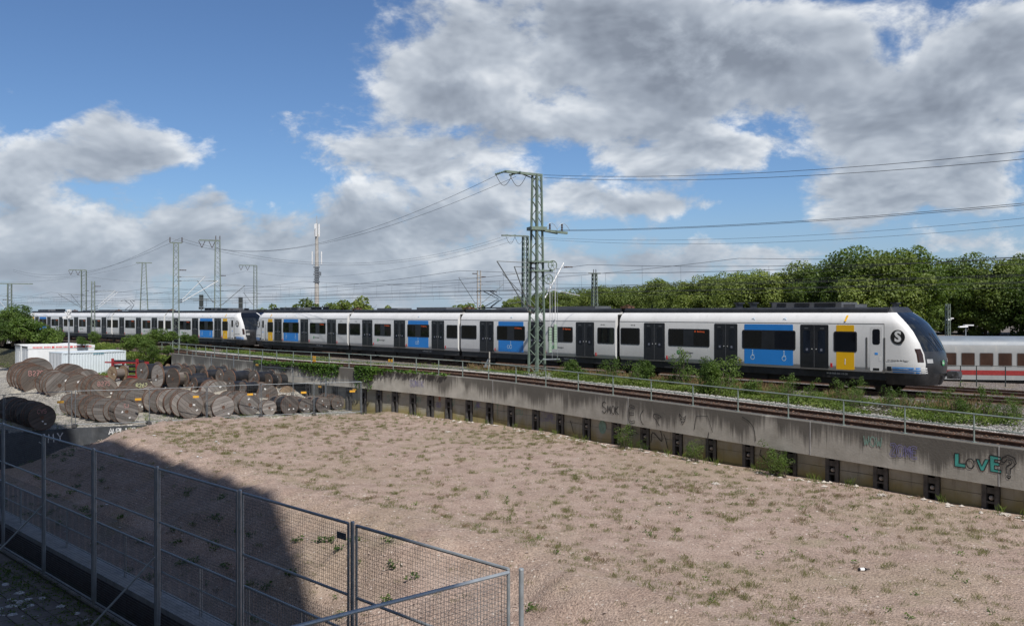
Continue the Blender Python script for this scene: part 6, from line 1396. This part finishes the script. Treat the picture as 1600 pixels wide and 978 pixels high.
def stones(name, pts, s0, s1, mt, label):
    base = np.array([(1,0,0),(-.9,.1,0),(0,1,0),(.1,-1,.1),(.1,.1,.75),(0,0,-.6)]); fc = np.array([(0,2,4),(2,1,4),(1,3,4),(3,0,4),(2,0,5),(1,2,5),(3,1,5),(0,3,5)]); n = len(pts); s = nr.uniform(0, 1, (n, 1, 1))**2.2*(s1-s0)+s0; a = nr.uniform(0, 6.28, n); c, q = np.cos(a)[:, None], np.sin(a)[:, None]
    b = base[None]*(1+nr.uniform(-.35, .35, (n, 6, 3))); x = b[..., 0]*c-b[..., 1]*q; y = b[..., 0]*q+b[..., 1]*c; v = np.stack([x, y*.8, b[..., 2]*.7], -1)*s+pts[:, None, :]; f = (np.arange(n)[:, None, None]*6+fc[None]).reshape(-1, 3); o0 = pts.mean(0); o = put(name, npmesh(name, v.reshape(-1, 3)-o0, f, mt), None, Vector(o0)); tag(o, label, 'stones', kind='stuff')
stones('field_stones', field_pts(11000, lambda X, Y, d: np.where((d > -4) & (d < 2.5), 1., .5)), .010, .055, 'stone', 'reddish stones scattered over the dirt field'); stones('pale_stones', field_pts(2600, lambda X, Y, d: np.where((d > -4) & (d < 2.5), 1., .4)), .010, .045, 'stone_pale', 'pale stones and rubble on the dirt field')
wp = []
for k in range(420): s = rnd.uniform(2, 50); p = WALL.at(s, -abs(rnd.gauss(0, .35))-.02); wp.append((p.x, p.y))
wp = np.array(wp); wp = np.concatenate([wp, field_z(wp[:, 0], wp[:, 1])[:, None]+.02], 1); stones('wall_rubble', wp, .02, .13, 'stone_pale', 'pale rubble along the foot of the concrete wall')
wt = []
for k in range(60): s = rnd.uniform(2, 50); p = WALL.at(s, -abs(rnd.gauss(0, .2))-.02); wt.append((p.x, p.y))
wt = np.array(wt); wt = np.concatenate([wt, field_z(wt[:, 0], wt[:, 1])[:, None]], 1); blades('wall_grass', wt, .28, .012, 12, 'leaf_cover', 'grass and weeds along the foot of the concrete wall', .5)
# ballast stones beside the siding and between the tracks
bl = []
while len(bl) < 26000:
    s = rnd.uniform(3, WALL.L-14)**1.0; v = rnd.choice((rnd.uniform(2.6, 5.4), rnd.uniform(2.6, 5.4), rnd.uniform(.5, 2.9), rnd.uniform(4.4, 8.6))); p = WALL.at(s, v)
    if v > 5.4 and not (-15 < p.x < -1.5 or p.x > 14): continue
    bl.append((p.x, p.y, float(np.interp(v, [0, .35, 3.2, 5.2, 7, 9], [p.z-.12, p.z-.10, p.z-.08, p.z-.20, -.2+p.z*.4, -.22]))+.02, v))
bl = np.array(bl); stones('ballast_stones', bl[bl[:, 3] > 2.5][:, :3], .03, .075, 'ballast_stone' if 'ballast_stone' in M else 'stone_pale', 'grey ballast stones beside the siding'); stones('siding_stones', bl[bl[:, 3] <= 2.5][:, :3], .025, .06, 'rail_rust', 'brown stained ballast stones between the siding rails')
yp = []
for k in range(420):
    a = rnd.random(); i = rnd.randrange(1, len(YE)-1); p = YE[i].lerp(YE[i+1], a); q = rnd.uniform(-.2, 12); yp.append((p.x-q*.5, p.y+q*.85, YZ))
blades('yard_grass', np.array(yp), .16, .012, 10, 'leaf_cover', 'thin green grass growing in the gravel yard', .6)
# ------------------------------------------------------------------ foreground: tall mesh fence, kerb wall, railing, paving
fd = V(-.713, .701, 0).normalized(); fn_ = V(fd.y, -fd.x, 0)      # along the fence to the left; away from the camera
c0 = V(.03, 11.5, 0); FT = .36; FB = -3.45; SP = 3.6
MESHW = wire_panel(SP-.12, 1.06, .06, .06, .0026, 3).mesh('wire_mesh', 'galv_dark')
MESHL = wire_panel(SP-.12, 2.2, .06, .06, .0026, 3).mesh('wire_mesh', 'galv_dark')
def tall_panel(a, d, L, label, mat='galv', plate=False, mesh=(None, None)):
    t = thing('mesh_fence_panel', label, 'fence panel', a, math.atan2(d.y, d.x), 'tall mesh fence panels in the foreground'); t.location.z = FB; H = FT-FB
    for x in (.05, L-.05): m = MB(); m.tube([(x, 0, .1), (x, 0, H)], .022, 8); part('frame_post', m, mat, t, True)
    for z, r_ in ((H, .026), (H-1.14, .024), (.12, .022)): m = MB(); m.tube([(.05, 0, z), (L-.05, 0, z)], r_, 8); part('frame_rail', m, mat, t, True)
    o = put('wire_mesh', MESHW, t, (.06, 0, H-1.12)); o['kind'] = 'stuff'; o.scale.x = L/SP
    o = put('wire_mesh', MESHL, t, (.06, 0, .14)); o['kind'] = 'stuff'; o.scale.x = L/SP
    if plate:
        m = MB(); m.box(.16, .42, -.035, -.028, H-.30, H-.19) if plate == 1 else m.box(L-.55, L-.28, .028, .035, H-.24, H-.13); part('name_plate', m, 'galv_dark' if plate == 1 else 'galv', t)
nm = ['sunlit mesh fence panel ending at the corner post', 'mesh fence panel with a dark name plate, half in shadow', 'third mesh fence panel from the corner, in shadow', 'fourth mesh fence panel from the corner, in shadow', 'fifth mesh fence panel from the corner, in shadow', 'sixth mesh fence panel from the corner, in shadow', 'mesh fence panel at the left picture edge']
for k in range(7): tall_panel(c0+fd*(SP*k+.06), fd, SP-.12, nm[k], plate=1 if k == 1 else False)
pmesh = MB().tube([(0, 0, 0), (0, 0, FT-FB+.03)], .034, 10).lathe([(0, FT-FB+.03), (.037, FT-FB+.03), (.03, FT-FB+.05), (0, FT-FB+.05)], 10).mesh('fence_post', 'galv', 30)
pn = ['galvanised corner post of the mesh fence at bottom centre']+[f'{ordi(k)} grey fence post left of the corner post' for k in range(1, 8)]
for k in range(8): o = put('fence_post', pmesh, None, (c0+fd*SP*k)*1.0+V(0, 0, FB)+(V(.09, -.05, 0) if k == 0 else V(0, 0, 0))); tag(o, pn[k], 'fence post', 'posts of the tall mesh fence')
d2 = V(-.754, -.657, 0).normalized(); tall_panel(c0+d2*.05, d2, 3.4, 'mesh fence panel turning back towards the viewer at the corner', plate=2)
# braces
for k, lab in ((3, 'slanting brace pole behind the middle of the shaded fence'), (5, 'slanting brace pole at the left of the shaded fence')):
    p = c0+fd*(SP*k)+V(0, 0, FB); t = put('brace_pole', MB().tube([(0, 0, 0), tuple(fd*-.9-fn_*-.0+V(0, 0, 1.9)+fn_*1.5)], .022, 8).mesh('brace_pole', 'galv', True), None, p-fn_*1.55+fd*.9); tag(t, lab, 'brace pole', 'brace poles of the tall fence')
# kerb wall with bricks, concrete cap and mesh railing
k0 = c0+fn_*.30; KT = -2.78; KL = 34; x0 = -6.0
kw = thing('kerb_wall', 'low brick wall with concrete cap under the shaded fence', 'wall', V(k0.x, k0.y, FB), math.atan2(fd.y, fd.x))   # local x along the fence, local -y away from camera
H = KT-FB
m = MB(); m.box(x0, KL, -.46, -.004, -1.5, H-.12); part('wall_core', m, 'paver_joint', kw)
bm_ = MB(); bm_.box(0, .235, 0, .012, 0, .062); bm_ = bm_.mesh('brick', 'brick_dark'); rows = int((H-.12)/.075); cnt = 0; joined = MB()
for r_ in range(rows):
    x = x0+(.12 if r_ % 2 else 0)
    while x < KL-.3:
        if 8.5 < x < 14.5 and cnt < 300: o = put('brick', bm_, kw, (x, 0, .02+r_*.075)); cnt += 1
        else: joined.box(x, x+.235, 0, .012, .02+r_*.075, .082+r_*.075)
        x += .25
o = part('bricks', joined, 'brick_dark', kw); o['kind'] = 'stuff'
x = x0
while x < KL: m = MB(); m.box(x+.006, x+1.494, -.5, .05, H-.12, H); part('cap_stone', m, 'kerb_concrete', kw); x += 1.5
rl = thing('mesh_railing', 'grey mesh railing standing on the low brick wall', 'railing', V(k0.x, k0.y, KT), math.atan2(fd.y, fd.x)); RH = 1.05
for k in range(int((KL-x0)/2)+1):
    m = MB()
    for dx in (-.05, .05): m.tube([(x0+2*k+dx, -.3, 0), (x0+2*k+dx, -.3, RH)], .016, 6)
    part('post', m, 'galv', rl)
for z in (RH, .12, RH*.52): m = MB(); m.tube([(x0, -.3, z), (KL, -.3, z)], .018 if z != RH else .022, 6); part('rail_bar', m, 'galv', rl)
bars = MB(); x = x0
while x < KL: bars.tube([(x, -.3, .12), (x, -.3, RH)], .003, 3, cap=False); x += .055
o = part('wire_mesh', bars, 'galv_dark', rl); o['kind'] = 'stuff'
# paving in front of the wall
pv = thing('pavement', 'shaded grey block paving at the lower left corner', 'pavement', V(k0.x, k0.y, FB), math.atan2(fd.y, fd.x)); pv['kind'] = 'structure'
m = MB(); m.add([(x0, .012, -.03), (KL, .012, -.03), (KL, 14, -.03), (x0, 14, -.03)], [(0,1,2,3)]); part('joint_bed', m, 'paver_joint', pv)
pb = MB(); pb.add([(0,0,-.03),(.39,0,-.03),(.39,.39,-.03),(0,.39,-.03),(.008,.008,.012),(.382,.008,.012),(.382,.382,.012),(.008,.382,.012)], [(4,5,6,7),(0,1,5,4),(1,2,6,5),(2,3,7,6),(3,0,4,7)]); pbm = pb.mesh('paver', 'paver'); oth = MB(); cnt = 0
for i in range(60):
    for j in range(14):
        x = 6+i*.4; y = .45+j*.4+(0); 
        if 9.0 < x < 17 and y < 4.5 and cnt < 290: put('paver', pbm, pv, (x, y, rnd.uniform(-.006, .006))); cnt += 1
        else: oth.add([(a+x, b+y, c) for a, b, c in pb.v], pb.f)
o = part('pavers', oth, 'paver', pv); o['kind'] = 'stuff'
m = MB(); 
for i in range(40): m.box(x0+i, x0+i+.985, .25, .33, -.03, .03)
part('edging_stones', m, 'kerb_concrete', pv)
# litter and moss
def local_to_world(x, y, z=0): a = math.atan2(fd.y, fd.x); return V(k0.x+x*math.cos(a)-y*math.sin(a), k0.y+x*math.sin(a)+y*math.cos(a), FB+z)
def crumple(s):
    bm = bmesh.new(); bmesh.ops.create_icosphere(bm, subdivisions=3, radius=s)
    for v in bm.verts: k = rnd.uniform(.55, 1.25); v.co = Vector((v.co.x*k*1.3, v.co.y*k, abs(v.co.z)*k*.55))
    me = bpy.data.meshes.new('litter'); bm.to_mesh(me); bm.free(); me.materials.append(M['litter']); return me
CM = [crumple(.16) for k in range(4)]
lit = [(x, y) for x, y in ((15.5, 1.4), (15.9, 1.0), (16.4, 1.6), (16.9, 1.2), (15.1, 1.9), (14.6, 1.5), (14.9, .9), (17.3, 1.8), (16.0, 2.2), (14.1, .8), (13.5, .8), (12.4, .55), (12.1, .7), (17.8, 1.3), (15.6, 2.5))]+[(rnd.gauss(16, .7), abs(rnd.gauss(1.5, .5))+.3) for k in range(18)]
for i, (x, y) in enumerate(lit): o = put('litter_scrap', CM[i % 4], None, local_to_world(x, y, .0), rnd.uniform(0, 6)); s = rnd.uniform(.22, .62); o.scale = (s, s, s); tag(o, f'crumpled white plastic scrap, {ordi(i+1)} along the shaded paving by the brick wall', 'litter', 'white litter on the paving')
ms = np.array([tuple(local_to_world(rnd.uniform(11, 20), abs(rnd.gauss(0, .9))+.35, .01)) for k in range(500)]); scatter_cover('moss', ms, .05, .05, 8, 'leaf_bush', 'moss and weeds growing over the shaded paving')
pl = []
for k in range(60): x = rnd.uniform(-21, -11); y = rnd.uniform(26, 42); pl.append((x, y))
pl = np.array(pl); pl = np.concatenate([pl, field_z(pl[:, 0], pl[:, 1])[:, None]+.02], 1); stones('pit_litter', pl, .02, .09, 'litter', 'white litter scattered over the shaded slope')
# bottle on the field
p = gp(1348, 888, FZ+.03); p.z = float(field_z(np.array([p.x]), np.array([p.y]))[0])+.04
t = thing('bottle', 'dark bottle with white label lying on the dirt field', 'bottle', p, .15); m = MB(); m.lathe([(0, -.11), (.036, -.11), (.038, .05), (.014, .11), (.014, .17), (0, .17)], 12, 'x'); part('glass_body', m, 'bottle_dark', t, 40); m = MB(); m.lathe([(.0385, -.07), (.0388, .03)], 12, 'x'); part('bottle_label', m, 'paper', t)
for i, (px, py, lab) in enumerate(((700, 676, 'white lump near the wall foot on the field'), (1118, 757, 'pale stone slab at the foot of the wall'), (1378, 775, 'pale concrete block at the wall right of the weed'), (1570, 805, 'pale concrete slab at the wall near the right edge'), (852, 846, 'red brick piece on the field crest'), (1135, 923, 'brown stone slab low on the field'))):
    q = gp(px, py, FZ); q.z = float(field_z(np.array([q.x]), np.array([q.y]))[0]); me = crumple(.13 if i < 4 else .08); me.materials.clear(); me.materials.append(M['stone_pale' if i < 4 else 'stone']); o = put('rubble_block', me, None, q, i); tag(o, lab, 'stone', 'larger rubble pieces on the field')
# yellow track signs and the marker post by the siding
for i, (px, v, w_, lab) in enumerate(((480, .6, .32, 'yellow square plate on the railing above the ivy'), (541, 3.6, .16, 'left yellow marker plate beside the siding'), (545, 3.6, .16, 'right yellow marker plate beside the siding'))):
    p = WALL.at(WALL.from_px(px), v); t = thing('track_sign', lab, 'sign', p, WALL.head(WALL.from_px(px))+PI, 'yellow signs beside the siding'); m = MB(); m.tube([(0,0,-.2),(0,0,.4)], .02, 6); part('sign_post', m, 'galv', t); m = MB(); m.box(-w_/2, w_/2, -.05, -.03, .2, .2+w_*1.2); part('sign_plate', m, 'plate_yellow', t)
p = WALL.at(WALL.from_px(629), 7.5); t = thing('marker_post', 'white marker post with slanted grey board beside the main track', 'sign', V(p.x, p.y, -.3), .4); m = MB(); m.tube([(0,0,0),(0,0,1.5)], .045, 8); part('sign_post', m, 'concrete_pole', t); m = MB(); m.add([(-.45,-.06,.5),(-.1,-.06,.5),(-.1,-.06,1.1),(-.45,-.04,.5),(-.1,-.04,.5),(-.1,-.04,1.1)], [(0,1,2),(3,5,4),(0,3,4,1),(1,4,5,2),(2,5,3,0)]); part('sign_board', m, 'galv_dark', t)
# ------------------------------------------------------------------ the tall block behind the viewer whose shadow falls over the left foreground
tip = V(-7.7, 28.5, -2.25); h_ = Vector((sunv.x, sunv.y, 0)).normalized(); tt = (tip.x+tip.y+6.0)/-(h_.x+h_.y); cor = tip+h_*tt; HB = tip.z+tt*math.tan(R(SUN_EL))
bld = thing('tower_block', 'tall plastered tower block standing behind the viewer', 'building', V(cor.x, cor.y, -3.5), R(90+41)); HB += 3.5
m = MB(); m.box(0, 70, 0, 14, 0, HB); part('wall', m, 'building_plaster', bld)      # local +y points behind the viewer
wm_ = MB().box(0, 1.4, -.03, .05, 0, 1.5).mesh('window', 'glass_dark')
for fl in range(int(HB/3.2)-1):
    for k in range(14): put('window', wm_, bld, (2+k*4.8, 0, 1.2+fl*3.2))
